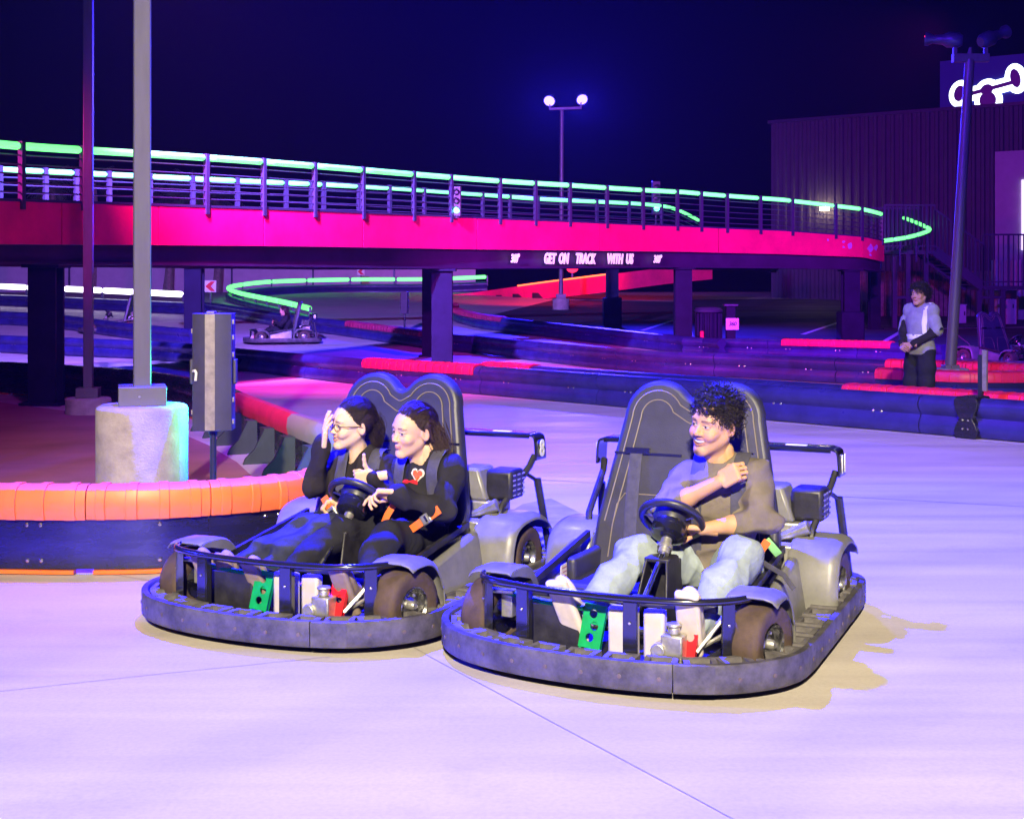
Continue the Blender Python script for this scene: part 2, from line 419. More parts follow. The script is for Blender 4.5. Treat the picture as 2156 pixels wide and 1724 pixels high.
def cap_piece(root, path, S, d0, d1, prof, ribs, mt, o, grow=0.012):
    mb = MB(); mb.sweep(subpath(path, S, d0, d1), prof)
    if ribs:
        cz = sum(q[1] for q in prof) / len(prof)
        big = [(q[0] * (1 + grow / 0.10), cz + (q[1] - cz) * (1 + 0.6 * grow / 0.10) if q[1] > cz else q[1]) for q in prof]
        nr = max(1, round((d1 - d0) / ribs))
        for r_ in range(nr):
            c = d0 + (r_ + 0.5) * (d1 - d0) / nr; hw = ribs * 0.17
            mb.sweep(subpath(path, S, c - hw, c + hw), big)
    rebase(mb, o).build('cap', mt, root, bevel=0.006 if ribs > 0.15 else 0)

# near island barrier: black sheet, orange ribbed cap, slate brackets behind
pa = [(-9, 7.9, 0), (-5, 7.25, 0), (-2.73, 7.08, 0), (-2.22, 7.06, 0), (-1.8, 7.12, 0), (-1.28, 7.42, 0), (-1.06, 7.95, 0), (-1.0, 8.5, 0), (-1.05, 9.2, 0), (-1.36, 10.1, 0), (-1.88, 11.3, 0), (-2.5, 12.8, 0), (-3.3, 14.7, 0), (-4.7, 17.0, 0), (-7, 19.0, 0), (-10, 20.5, 0)]
path = spline(pa, 0.12); S = arcpos(path)
isl = barrier_root('island_barrier', 'black sheet barrier with ribbed orange cap curving round the turf island', path)
o0 = path[0]
FACE = [(-0.01, 0.03), (0.035, 0.03), (0.052, 0.305), (-0.01, 0.305)]
ACAP = [(-0.07, 0.295), (0.075, 0.295), (0.088, 0.34), (0.088, 0.40), (0.070, 0.45), (0.03, 0.473), (-0.04, 0.473), (-0.075, 0.44), (-0.085, 0.36)]
n = round(S[-1] / 1.25); L_ = S[-1] / n
for i in range(n):
    mb = MB(); mb.sweep(subpath(path, S, i * L_ + 0.002, (i + 1) * L_ - 0.002), FACE)
    mb.cur = 1
    for d in (0.25, 0.31, 0.80):
        for zz in (0.265, 0.075):
            p, tg = along(path, S, (i + d) * L_)
            mb.lathe([(0.011, 0), (0.011, 0.004), (0.006, 0.008)], frame(p, tg) @ Matrix.Translation((0, -0.035 - 0.0155 * (zz - 0.03) / 0.275 - 0.0004, zz)) @ Matrix.Rotation(R(90), 4, 'X'), 8)
    rebase(mb, o0).build('panel', [M['hdpe'], M['bolt']], isl)
    for h in (0.03, 0.53):
        mb = MB(); mb.sweep(subpath(path, S, (i + h) * L_, (i + h + 0.42) * L_), [(-0.01, 0.006), (0.05, 0.006), (0.05, 0.026), (-0.01, 0.026)])
        rebase(mb, o0).build('foot_strip', M['orange'], isl)
sN = next(s_ for p, s_ in zip(path, S) if p.y > 8.6 and p.x > -1.3)
M['pale'] = mat('pale_plastic', (0.42, 0.26, 0.33), 0.45, 0, 0.4, var=0.08, vscale=4)
k = int((S[-1]) / 0.62)
for j in range(k):
    a, b_ = j * 0.62, (j + 1) * 0.62 - 0.004
    front = b_ < sN
    mt = M['orange'] if front else (M['pale'] if a < sN + 2.3 else (M['red'] if a < sN + 5.0 else M['hdpe']))
    cap_piece(isl, path, S, a, b_, ACAP, 0.155 if front else 0, mt, o0)
sl = MB()
sl.box((0, 0.115, 0.155), (0.18, 0.09, 0.30))
sl.add([(-0.09, 0.16, 0.0), (-0.09, 0.34, 0.0), (-0.09, 0.32, 0.05), (-0.09, 0.24, 0.13), (-0.09, 0.16, 0.29), (-0.05, 0.16, 0.0), (-0.05, 0.34, 0.0), (-0.05, 0.32, 0.05), (-0.05, 0.24, 0.13), (-0.05, 0.16, 0.29)],
       [(4, 3, 2, 1, 0), (5, 6, 7, 8, 9), (0, 1, 6, 5), (1, 2, 7, 6), (2, 3, 8, 7), (3, 4, 9, 8)])
sl.cur = 1
for q in (0.06, 0.12, 0.18, 0.25):
    sl.lathe([(0.010, 0), (0.010, 0.004)], Matrix.Translation((0.0, 0.1605, q)) @ Matrix.Rotation(R(-90), 4, 'X'), 8)
slm = sl.mesh('bracket', [M['slate'], M['bolt']])
for j in range(9):
    p, tg = along(path, S, sN + 0.30 + j * 0.74)
    linkmesh('bracket', slm, isl, Matrix.Translation(-Vector(o0)) @ frame(p, tg))

PB = [gp(-260, 733), gp(0, 742), gp(320, 758), gp(500, 779), gp(777, 811), gp(1010, 830), gp(1640, 886), gp(2160, 931), gp(2420, 956)]
rb, pb, Sb = barrier('long dark blue rolled barrier behind the karts with a short red cap', PB, caps=[(782, 1003, 'red')])
strip('edge_line', [p + Vector((0.22 * t.y, -0.22 * t.x, 0)) for p, t in [along(pb, Sb, d) for d in np.arange(s_at_px(pb, Sb, 1050), Sb[-1], 0.6)]], 0.045, M['line'], 0.004, gr)
# coupling shoe where two lengths of that barrier join
p, tg = along(pb, Sb, s_at_px(pb, Sb, 2052)); F = Matrix.Translation(-pb[0]) @ frame(p, tg)
mb = MB()
mb.prism([(-0.11, 0.0), (0.11, 0.0), (0.13, 0.07), (0.10, 0.15), (0.07, 0.2), (0.12, 0.30), (0.13, 0.38), (0.10, 0.425), (-0.10, 0.425), (-0.13, 0.38), (-0.12, 0.30), (-0.07, 0.2), (-0.10, 0.15), (-0.13, 0.07)], -0.14, 0.16,
         F @ Matrix.Rotation(R(90), 4, 'X'))
mb.cur = 1
for a in (-0.03, 0.03):
    for z in (0.10, 0.19): mb.lathe([(0.013, 0), (0.013, 0.01)], F @ Matrix.Translation((a, -0.16, z)) @ Matrix.Rotation(R(90), 4, 'X'), 8)
mb.build('coupling', [M['hdpe'], M['bolt']], rb, bevel=0.015)
# marker post clipped to it
mb = MB(); F = frame(*along(pb, Sb, s_at_px(pb, Sb, 2026))) @ Matrix.Translation((0, 0.16, 0))
mb.box((0, 0, 0.42), (0.045, 0.04, 0.84)); mb.cur = 1; mb.box((0.045, 0.0, 0.68), (0.05, 0.03, 0.42))
mk = mb.build('marker_post', [M['dark'], M['tape']], None); mk.matrix_world = F
tag(mk, 'slim dark marker post with a pale strip rising behind the long blue barrier', 'post')

off = [along(pb, Sb, d) for d in np.arange(s_at_px(pb, Sb, 962), Sb[-1], 1.4)]
PB2 = [p + Vector((-t.y, t.x, 0)) * 0.62 for p, t in off]
barrier('inner blue barrier close behind the long one, capped at both ends', PB2, caps=[(962, 1131, 'red'), (1800, 2300, 'red')])
PC = [gp(1000, 742), gp(1123, 759), gp(1352, 784), gp(1572, 796), gp(1781, 808), gp(1900, 815)]
PCe = [Vector((7.0, 20.0, 0)), Vector((7.55, 19.2, 0)), Vector((7.6, 18.3, 0)), Vector((7.0, 17.75, 0)), Vector((6.0, 17.75, 0)), Vector((5.1, 18.5, 0))]
barrier('dark violet barrier ending in a pink capped loop round the leaning mast', PC + PCe, caps=[(-6.3, 0.0, 'red')])
barrier('short far barrier with a straight pink cap in front of the padded bridge column', [gp(1440, 748), gp(1650, 754), gp(1880, 762), gp(1990, 768)], caps=[(1652, 1876, 'red')])
PG = [gp(-300, 632), gp(0, 643), gp(380, 661), gp(449, 664), gp(600, 690), gp(735, 709), gp(911, 735), gp(1000, 744)]
rg, pg, Sg = barrier('curving blue barrier under the bridge, faded red studs by the small signal', PG, caps=[(735, 912, 'darkred')])
PN = [gp(-200, 678), gp(0, 684), gp(114, 691), gp(274, 713), gp(406, 727)]
barrier('dark barrier beyond the left bridge column running into the long one', PN)
PH = [gp(1500, 600) * 0 + Vector((-1.9, 44.5, gz(44.5))), gp(952, 672), gp(985, 685), gp(1062, 699), gp(1404, 740), gp(1520, 752)]
barrier('blue barrier hooking round the dark lot below the ramp, red studs at its nose', PH, caps=[(957, 1062, 'darkred')])
# green lit hairpin barrier on the climbing track
K3 = [(653, 650, 40), (600, 637, 43), (540, 625, 47.5), (500, 616, 50.5), (481, 607, 53), (500, 601, 55), (560, 594, 57), (650, 590.5, 59), (760, 588.5, 60), (900, 588, 60), (1026, 583, 60)]
KP = spline([at(a, b, c) for a, b, c in K3], 0.5); KS = arcpos(KP)
kr = barrier_root('lit_barrier', 'hairpin barrier topped by a line of glowing green tubes', [KP[0] - Vector((0, 0, 0.55))])
ko = KP[0] - Vector((0, 0, 0.55))
mb = MB(); mb.sweep([p - Vector((0, 0, 0.68)) for p in KP], [(q[0], q[1] * 1.15) for q in ROLLP]); rebase(mb, ko).build('panel', M['barrier'], kr)
def tube_run(parent, path, S, marks, r, mt, o, gap=0.05, name='light_tube'):
    for a, b_ in zip(marks, marks[1:]):
        q = subpath(path, S, a + gap, b_ - gap)
        e0, e1 = (q[1] - q[0]).normalized(), (q[-1] - q[-2]).normalized()
        q = [q[0]] + [q[0] + e0 * r * 0.6] + q[1:-1] + [q[-1] - e1 * r * 0.6, q[-1]]
        mb = MB(); mb.tube(q, r, 8, rs=[r * 0.6] + [r] * (len(q) - 2) + [r * 0.6]); rebase(mb, o).build(name, mt, parent)
marks = [s_at_px(KP[:60], KS[:60], x) for x in ()] or list(np.linspace(0, KS[-1], 15))
tube_run(kr, KP, KS, marks, 0.085, M['green_tube'], ko)
for d in marks:
    p, _ = along(KP, KS, d); mb = MB(); mb.bar(p - Vector((0, 0, 0.4)), p + Vector((0, 0, 0.06)), 0.06, 0.06, (0, 1, 0)); rebase(mb, ko).build('post', M['rail'], kr)
# white lit rail on the far left barrier
WP = [at(-120, 598, 51), at(0, 603, 50.2), at(200, 611, 47.6), at(386, 620, 45.2)]
WP = spline(WP, 0.6); WS = arcpos(WP)
wr = thing('lit_rail', 'white glowing light rail above the far blue barrier', 'rail light', WP[0])
marks = list(np.linspace(0, WS[-1], 7)); tube_run(wr, WP, WS, marks, 0.10, M['white_tube'], WP[0])
for d in marks:
    p, _ = along(WP, WS, d); mb = MB(); mb.bar(Vector((p.x, p.y, gz(p.y))), p, 0.07, 0.07, (0, 1, 0)); rebase(mb, WP[0]).build('post', M['rail'], wr)

# dark lots and their painted lines
sheet('dark_lot', [(gp(*q).x, gp(*q).y) for q in ((1000, 672), (1165, 632), (1440, 636), (1440, 738), (1062, 692))], M['asphalt'], 0.006)
sheet('service_road', [(gp(*q).x, gp(*q).y) for q in ((1470, 745), (1440, 632), (1900, 626), (2300, 640), (2300, 720), (1850, 740))], M['asphalt'], 0.008)
for q in (((1352, 697), (1440, 668)), ((1690, 705), (1800, 668)), ((1850, 727), (1905, 694)), ((1905, 694), (2160, 690))):
    strip('painted_line', [gp(*q[0]), gp(*q[1])], 0.14, M['line'], 0.013, gr)

# ------------------------------------------------------------------ bridge
BST = [(-330, 14.2, 2.52, 2.0, 1.76, 3.2), (-120, 15.6, 2.58, 2.05, 1.80, 3.28), (85, 17.3, 2.65, 2.10, 1.85, 3.36), (435, 20.05, 2.75, 2.18, 1.88, 3.50), (930, 25.8, 2.93, 2.31, 1.93, 3.71),
       (1200, 29.2, 3.0, 2.385, 2.0, 3.81), (1440, 31.9, 3.03, 2.43, 2.06, 3.86), (1650, 33.3, 2.99, 2.41, 2.06, 3.77), (1815, 34.3, 2.88, 2.36, 2.05, 3.60), (1862, 35.2, 2.80, 2.26, 2.0, 3.50)]
bpath = spline([Vector(((a - CX) / FPX * b, b, 0)) for a, b, *_ in BST], 0.25); bS = arcpos(bpath)
bpx = [a for a, *_ in BST]
def bz(p, i):
    return float(np.interp(CX + FPX * p.x / p.y, bpx, [q[i] for q in BST]))
bo = Vector((-1.36, 25.8, 0))
br = thing('track_bridge', 'long kart bridge with magenta fascia and green lit railings', 'bridge', bo)
def vsheet(pts, i0, i1, th, off, d0=0.0, d1=0.0):
    mb = MB(); P = pts
    for k, p in enumerate(P):
        t = P[min(k + 1, len(P) - 1)] - P[max(k - 1, 0)]; t.normalize(); n = Vector((-t.y, t.x, 0))
        za, zb_ = bz(p, i0) + d0, bz(p, i1) + d1
        a = p + n * off; c = p + n * (off + th)
        mb.v += [(a.x, a.y, za), (c.x, c.y, za), (c.x, c.y, zb_), (a.x, a.y, zb_)]
    N_ = len(P)
    for k in range(N_ - 1):
        for e in range(4):
            mb.f.append([k * 4 + e, k * 4 + (e + 1) % 4, k * 4 + 4 + (e + 1) % 4, k * 4 + 4 + e]); mb.m.append(0)
    mb.f += [[0, 1, 2, 3], [(N_ - 1) * 4 + e for e in (3, 2, 1, 0)]]; mb.m += [0, 0]
    return rebase(mb, bo)
edges_px = [-330, -120, 120, 330, 560, 770, 1000, 1270, 1507, 1812, 1862]
for a, b_ in zip(edges_px, edges_px[1:]):
    d0, d1 = s_at_px(bpath, bS, a), s_at_px(bpath, bS, b_)
    vsheet(subpath(bpath, bS, d0 + 0.012, d1 - 0.012), 3, 2, 0.05, 0.0).build('fascia_panel', M['fascia'], br)
vsheet(bpath, 4, 3, 0.10, 0.12, 0.0, -0.003).build('beam', M['beam'], br)
vsheet(bpath, 4, 4, 0.34, 0.0, -0.004, 0.03).build('beam_flange', M['beam'], br)
vsheet(bpath, 3, 3, 3.3, 0.06, 0.05, 0.32).build('deck', M['deck'], br)
vsheet(bpath, 4, 3, 0.10, 3.1, 0.0, 0.0).build('beam', M['beam'], br)
vsheet(bpath, 2, 2, 0.09, -0.01, 0.0, 0.035).build('kerb', M['rail'], br)
# railings
NEAR = [-250, -150, -60, 58, 168, 300, 435, 555, 667, 765, 864, 958, 1049, 1133, 1204, 1280, 1352, 1420, 1475, 1540, 1607, 1672, 1760, 1820, 1857]
def railing(label, marks, path, S, zt, zb_, r_tube, parent, nr=6):
    rails = MB()
    for k in range(1, nr):
        f = k / nr
        rails.tube([Vector((p.x, p.y, zb_(p) + f * (zt(p) - zb_(p)))) for p in path[::2]], 0.011, 5)
    ro = rebase(rails, bo).build('railing', M['rail'], parent)
    for d in marks:
        p, t = along(path, S, d)
        mb = MB(); mb.bar((p.x, p.y, zb_(p) - 0.10), (p.x, p.y, zt(p) + 0.06), 0.07, 0.07, (t.x, t.y, 0)); rebase(mb, bo).build('post', M['rail'], ro)
    top = [Vector((p.x, p.y, zt(p))) for p in path]; tS = arcpos(top)
    for a, b_ in zip(marks, marks[1:]):
        q = subpath(top, tS, a + 0.05, b_ - 0.05)
        mb = MB(); e = (q[1] - q[0]).normalized() * 0.03; e2 = (q[-1] - q[-2]).normalized() * 0.03
        q = [q[0], q[0] + e] + q[1:-1] + [q[-1] - e2, q[-1]]
        mb.tube(q, r_tube, 8, rs=[r_tube * 0.6] + [r_tube] * (len(q) - 2) + [r_tube * 0.6]); rebase(mb, bo).build('light_tube', M['green_tube'], ro)
    return ro
railing('', [s_at_px(bpath, bS, x) for x in NEAR], bpath, bS, lambda p: bz(p, 5), lambda p: bz(p, 2), 0.05, br)
FARP = [(-250, 345, 18.4), (0, 357, 20.9), (230, 368, 22.6), (500, 381, 24.6), (800, 395, 27.1), (1000, 409, 30.3), (1150, 420, 32.8), (1350, 430, 35.4), (1420, 440, 37.0), (1476, 467, 39.5)]
fp = spline([Vector(at(a, b, c)) for a, b, c in FARP], 0.3); fS = arcpos(fp)
FMARK = [-250, -150, -60, 10, 92, 165, 235, 318, 420, 510, 600, 663, 680, 763, 820, 895, 962, 1010, 1070, 1134, 1200, 1262, 1330, 1388, 1430, 1475]
flat = [Vector((p.x, p.y, 0)) for p in fp]
fz = lambda p: float(np.interp(p.x, [q.x for q in fp], [q.z for q in fp]))
railing('', [s_at_px(flat, arcpos(flat), x) for x in FMARK], flat, arcpos(flat), fz, lambda p: fz(p) - 0.72, 0.045, br)
# columns
def column(px, Y, top, wd, pad=None, name='column', zoff=0.0):
    X = (px - CX) / FPX * Y; g = gz(Y)
    mb = MB(); t_ = wd * 0.16
    c = Vector((X, Y + 0.22, 0)) - bo
    mb.box((c.x, c.y - wd / 2 + t_ / 2, (g + top) / 2), (wd, t_, top - g)); mb.box((c.x, c.y + wd / 2 - t_ / 2, (g + top) / 2), (wd, t_, top - g))
    mb.box((c.x, c.y, (g + top) / 2), (t_, wd - 2 * t_, top - g - 0.01))
    mb.box((c.x, c.y, g + 0.02), (wd * 1.5, wd * 1.5, 0.04)); mb.box((c.x, c.y, top - 0.02), (wd * 1.35, wd * 1.35, 0.04))
    o = mb.build(name, M['navy'], br)
    if pad:
        mb = MB(); mb.box((c.x, c.y, g + 0.05 + pad / 2), (wd * 1.5, wd * 1.5, pad)); mb.build('pad', M['navy'], o, bevel=0.04)
for px, Y, wd, pad in ((85, 17.3, 0.36, 0), (930, 25.8, 0.40, 0), (1440, 31.9, 0.40, 0), (1795, 34.2, 0.40, 0.75), (-330, 14.5, 0.4, 0)):
    column(px, Y, float(np.interp(px, bpx, [q[4] for q in BST])) - 0.01, wd, pad)
for px, Y, top, wd, pad in ((405, 34.7, 2.12, 0.44, 0), (902, 30.0, 2.1, 0.30, 0), (1290, 39, 2.2, 0.36, 0.85), (1845, 38.5, 2.4, 0.3, 0)):
    column(px, Y, top, wd, pad)
# cross beam on the back columns so that they carry something
mb = MB(); mb.bar(Vector((-8.9, 34.9, 2.22)) - bo, Vector((3.2, 39.2, 2.30)) - bo, 0.3, 0.2); mb.build('cross_beam', M['beam'], br)

def text_mesh(body, size, extrude=0.01, shear=0.0, bold=0.0, space=1.0):
    c = bpy.data.curves.new('lettering', 'FONT'); c.body = body; c.size = size; c.extrude = extrude; c.shear = shear; c.offset = bold
    c.align_x = 'CENTER'; c.align_y = 'CENTER'; c.space_character = space; c.resolution_u = 3
    o = bpy.data.objects.new('t', c); COL.objects.link(o)
    dg = bpy.context.evaluated_depsgraph_get(); me = bpy.data.meshes.new_from_object(o.evaluated_get(dg))
    bpy.data.objects.remove(o); return me
def wall_text(body, px, size, parent, material, name='lettering', z_frac=0.5, **kw):
    me = text_mesh(body, size, **kw); me.materials.clear(); me.materials.append(material)
    p, t = along(bpath, bS, s_at_px(bpath, bS, px)); t = Vector((t.x, t.y, 0)).normalized(); n = Vector((t.y, -t.x, 0))
    z = bz(p, 4) * (1 - z_frac) + bz(p, 3) * z_frac
    q = p + n * 0.012 - bo
    return linkmesh(name, me, parent, Matrix(((t.x, 0, n.x, q.x), (t.y, 0, n.y, q.y), (0, 1, 0, z), (0, 0, 0, 1))) @ Matrix.Diagonal((0.66, 1, 1, 1)))
for wd_, px_ in (('GET', 1155), ('ON', 1190), ('TRACK', 1236), ('WITH', 1291), ('US', 1325)): wall_text(wd_, px_, 0.31, br, M['letter'], shear=0.25, bold=0.014, space=1.02)
wall_text('360°', 1084, 0.25, br, M['letter'], shear=0.22, bold=0.006, space=0.85)
wall_text('360°', 1381, 0.25, br, M['letter'], shear=0.22, bold=0.006, space=0.85)
# chipped paint marks on the last fascia panels
M['scuff'] = mat('scuff_white', (0.55, 0.35, 0.6), 0.7)
for px, fr, s_ in ((1735, 0.75, 0.05), (1768, 0.7, 0.07), (1780, 0.45, 0.05), (1797, 0.55, 0.11), (1832, 0.62, 0.09), (1838, 0.45, 0.14), (1846, 0.60, 0.12), (1828, 0.2, 0.07)):
    p, t = along(bpath, bS, s_at_px(bpath, bS, px)); t = Vector((t.x, t.y, 0)).normalized(); n = Vector((t.y, -t.x, 0))
    z = bz(p, 3) * (1 - fr) + bz(p, 2) * fr; c = p + n * 0.004 - bo
    poly = [(math.cos(a) * s_ * random.uniform(0.4, 1.1), math.sin(a) * s_ * random.uniform(0.3, 1.0)) for a in np.arange(0, 6.2, 0.7)]
    mb = MB(); mb.add([tuple(c + t * u + Vector((0, 0, z + v_))) for u, v_ in poly], [tuple(range(len(poly)))]); mb.build('paint_chip', M['scuff'], br, smooth=0)

# ------------------------------------------------------------------ track signals
def signal(label, base, h, box_h, wd, face='none', yaw=0.0, name='track_signal'):
    r_ = thing(name, label, 'traffic signal', base, yaw)
    mb = MB(); mb.cyl((0, 0, 0), (0, 0, h), wd * 0.14, n=10); mb.cyl((0, 0, 0), (0, 0, 0.03), wd * 0.5, n=12); mb.build('post', M['dark'], r_)
    mb = MB(); mb.box((0, 0, h + box_h / 2), (wd, wd * 0.7, box_h)); mb.build('housing', M['signalbox'], r_, bevel=wd * 0.06)
    for i in range(3):
        z = h + box_h * (0.2 + 0.3 * i)
        mb = MB(); mb.lathe([(wd * 0.38, 0), (wd * 0.38, 0.02), (wd * 0.2, 0.045)], Matrix.Translation((0, -wd * 0.35, z)) @ Matrix.Rotation(R(90), 4, 'X'), 16)
        mb.build('lens', M['green_lens'] if i == 0 and face == 'green' else M['dark'], r_)
        mb = MB(); mb.tube([(wd * 0.42 * math.cos(a), -wd * 0.36 - 0.10 * math.sin(a), z + wd * 0.42 * math.sin(a)) for a in np.linspace(0.1, math.pi - 0.1, 8)], 0.012, 4); mb.build('visor', M['dark'], r_)
    return r_
p, t = along(bpath, bS, s_at_px(bpath, bS, 965))
signal('small signal showing green on the bridge railing beside the red fascia', (p.x - 0.05, p.y - 0.18, bz(p, 2) - 0.02), 0.04, 0.58, 0.15, 'green', R(-8))
q = at(1381, 470, 37.6)
signal('tall signal with green lamp on the far side of the bridge deck', (q.x, q.y, q.z - 0.05), 0.28, 0.95, 0.22, 'green', R(10))
q = gp(850, 702); signal('small dark signal seen from behind on the studded barrier', (q.x, q.y + 0.3, q.z), 0.55, 0.62, 0.2, 'none', R(160))

# signal cabinet by the concrete footing, seen from the back
sc_ = at(449, 905, 8.55); base = Vector((sc_.x, sc_.y, 0.0))
sg = thing('signal_cabinet', 'grey wedge-backed signal cabinet on a thin black post beside the footing', 'traffic signal', base, R(2))
mb = MB(); mb.cyl((0, 0, 0), (0, 0, 0.66), 0.021, n=14); mb.cyl((0, 0, 0), (0, 0, 0.015), 0.08, n=16); mb.cyl((0, 0, 0.575), (0, 0, 0.66), 0.028, n=14); mb.build('post', M['dark'], sg)
zb0, zt0 = 0.605, 1.355
prof = [(-0.124, 0.10), (-0.128, -0.03), (-0.038, -0.085), (0.028, -0.085), (0.124, -0.04), (0.124, 0.10)]
mb = MB(); mb.prism(prof, zb0, zt0); mb.build('housing', M['signalbox'], sg, bevel=0.004)
mb = MB(); mb.box((-0.005, -0.0875, (zb0 + zt0) / 2), (0.062, 0.004, zt0 - zb0 - 0.01)); mb.build('tape_strip', M['tape'], sg)
mb = MB(); mb.box((-0.005, -0.03, zt0 + 0.006), (0.05, 0.09, 0.014)); mb.build('top_bracket', M['tape'], sg, bevel=0.003)
for sx, zz in ((-0.139, 0.98), (0.137, 0.98)):
    mb = MB(); mb.box((sx, 0.02, zz), (0.022, 0.05, 0.16)); mb.build('side_hood', M['signalbox'], sg, bevel=0.006)
for k, zz in enumerate((0.66, 0.80, 1.09, 1.20, 1.30)):
    mb = MB(); mb.box((0.129, 0.0, zz), (0.012, 0.03, 0.03)); mb.build('hinge', M['tape'], sg, bevel=0.002)
for zz in (0.72, 1.24):
    mb = MB(); mb.box((-0.133, 0.0, zz), (0.012, 0.03, 0.03)); mb.build('hinge', M['tape'], sg, bevel=0.002)
mb = MB(); mb.tube([(-0.118, -0.045, 0.985), (-0.105, -0.062, 0.99), (-0.095, -0.066, 0.975), (-0.10, -0.064, 0.925)], 0.009, 8); mb.build('latch_handle', M['white'], sg)
mb = MB(); mb.lathe([(0.075, 0), (0.075, 0.012), (0.04, 0.03)], Matrix.Translation((0, 0.10, 0.80)) @ Matrix.Rotation(R(-90), 4, 'X'), 18); mb.build('lens', M['green_lens'], sg)
lamp('signal_green_glow', 'POINT', tuple(base + Vector((-0.02, 0.30, 0.86))), 70, (0.05, 1.0, 0.55), size=0.07)

# ------------------------------------------------------------------ masts
def footing(pos, dia, h, parent):
    mb = MB(); r = dia / 2
    mb.lathe([(r, 0), (r, h - 0.025), (r - 0.008, h - 0.008), (r - 0.025, h)], None, 48); o = mb.build('footing', M['footing'], parent, smooth=60)
    return o
def mast(label, x, y, fd, fh, pw, ph, box=(0.30, 0.30, 0.125), rz=0, z=0, round_=False, lean=0.0, name='light_mast'):
    r_ = thing(name, label, 'light mast', (x, y, z), 0)
    footing((0, 0), fd, fh, r_)
    mb = MB(); mb.box((0, 0, fh + box[2] / 2), box, Matrix.Rotation(rz, 4, 'Z')); b_ = mb.build('base_cover', M['plinth'], r_, bevel=0.004)
    mb = MB(); mb.lathe([(0.008, 0), (0.008, 0.006)], Matrix.Rotation(rz, 4, 'Z') @ Matrix.Translation((-0.02, -box[1] / 2, fh + box[2] * 0.5)) @ Matrix.Rotation(R(90), 4, 'X'), 8); mb.build('screw', M['bolt'], b_)
    mb = MB()
    Mx = Matrix.Translation((0, 0, fh)) @ Matrix.Rotation(lean, 4, 'Y') @ Matrix.Rotation(rz, 4, 'Z')
    if round_: mb.lathe([(pw / 2, 0), (pw * 0.42, ph - fh)], Mx, 16)
    else: mb.box((0, 0, (ph - fh) / 2), (pw, pw, ph - fh), Mx)
    mb.build('pole', M['pole'], r_, bevel=0 if round_ else 0.008)
    return r_, Mx
def flood_head(parent, pos, aim, lens, s_=1.0, glow=True):
    d = (Vector(aim) - Vector(pos)).normalized(); q = d.to_track_quat('-Z', 'Y').to_matrix().to_4x4()
    Mx = Matrix.Translation(pos) @ q
    mb = MB(); mb.lathe([(0.07 * s_, 0.20 * s_), (0.12 * s_, 0.16 * s_), (0.17 * s_, 0.02 * s_), (0.19 * s_, 0.0), (0.19 * s_, -0.03 * s_)], Mx, 20)
    h = mb.build('flood_head', M['dark'], parent)
    mb = MB(); mb.lathe([(0.165 * s_, -0.033 * s_), (0.165 * s_, -0.042 * s_)], Mx, 20); mb.build('lens', lens, h)
    return h
nm, Mx = mast('tall square mast on a concrete footing in the turf island', POLE_N[0], POLE_N[1], 0.585, 0.755, 0.112, 7.7, box=(0.30, 0.30, 0.125), rz=R(17))
M['violet_lens'] = mat('violet_lens', (0.4, 0.3, 1), 0.3, emit=(0.25, 0.15, 1.0), estr=6)
for dx, dy, hz, aim in ((1.32, 0.43, 6.15, (1.6, -2.6, -7)), (0.4, 0.1, 7.85, (-4, 1, -7)), (0.3, 0.5, 7.95, (6, 11, -7))):
    flood_head(nm, (dx, dy, hz), (dx + aim[0], dy + aim[1], 0), M['violet_lens'])
mb = MB(); mb.bar((0, 0, 7.72), (0.5, 0.15, 7.72), 0.07, 0.07); mb.bar((0, 0, 6.36), (1.34, 0.45, 6.36), 0.07, 0.07); mb.bar((0, 0, 7.68), (0.3, 0.5, 7.78), 0.06, 0.06); mb.build('cross_arm', M['pole'], nm)
fm, Mx = mast('square mast on a white footing beyond the turf, beside the bridge column', POLE_F[0], POLE_F[1], 0.54, 0.20, 0.11, 7.8, box=(0.26, 0.26, 0.12), rz=R(8))
for dx, dy, aim in ((0.3, 0.3, (-1, 18, -7)), (0.5, -0.2, (8, 9, -4))):
    flood_head(fm, (dx, dy, 7.85), (dx + aim[0], dy + aim[1], 0), M['violet_lens'])
mb = MB(); mb.bar((-0.2, 0, 7.72), (0.55, -0.1, 7.72), 0.07, 0.07); mb.bar((0, 0, 7.72), (0.3, 0.32, 7.72), 0.07, 0.07); mb.build('cross_arm', M['pole'], fm)
# centre mast with two lit blue floods
cY = 47.4; cX = (1181 - CX) / FPX * cY; cz0 = gz(cY)
cm, Mx = mast('distant mast with two glowing blue floodlights above the bridge', cX, cY, 0.60, 0.40, 0.16, 7.15, box=(0.34, 0.34, 0.16), z=cz0, round_=True, lean=R(0.3))
for px, py, ax in ((1157, 212, -1.5), (1225, 209, 1.6)):
    q = at(px, py, cY - 0.3) - Vector((cX, cY, cz0))
    flood_head(cm, q, q + Vector((ax, -6, -4.2)), M['blue_lens'], 1.15)
    wq = q + Vector((cX, cY - 0.5, cz0 - 0.2))
    lamp('centre_flood', 'SPOT', wq, 30000, (0.02, 0.012, 1.0), wq + Vector((ax * 2, -22, -3)), 0.2, 90, 0.7)
mb = MB(); mb.bar((-0.42, -0.2, 6.72 + 0.4), (0.72, -0.2, 6.76 + 0.4), 0.08, 0.08); mb.bar((0, 0, 7.12), (0, -0.22, 7.12), 0.08, 0.08)
for dx in (-0.40, 0.70): mb.bar((dx, -0.2, 7.12), (dx, -0.28, 7.4), 0.05, 0.05)
mb.build('cross_arm', M['pole'], cm)
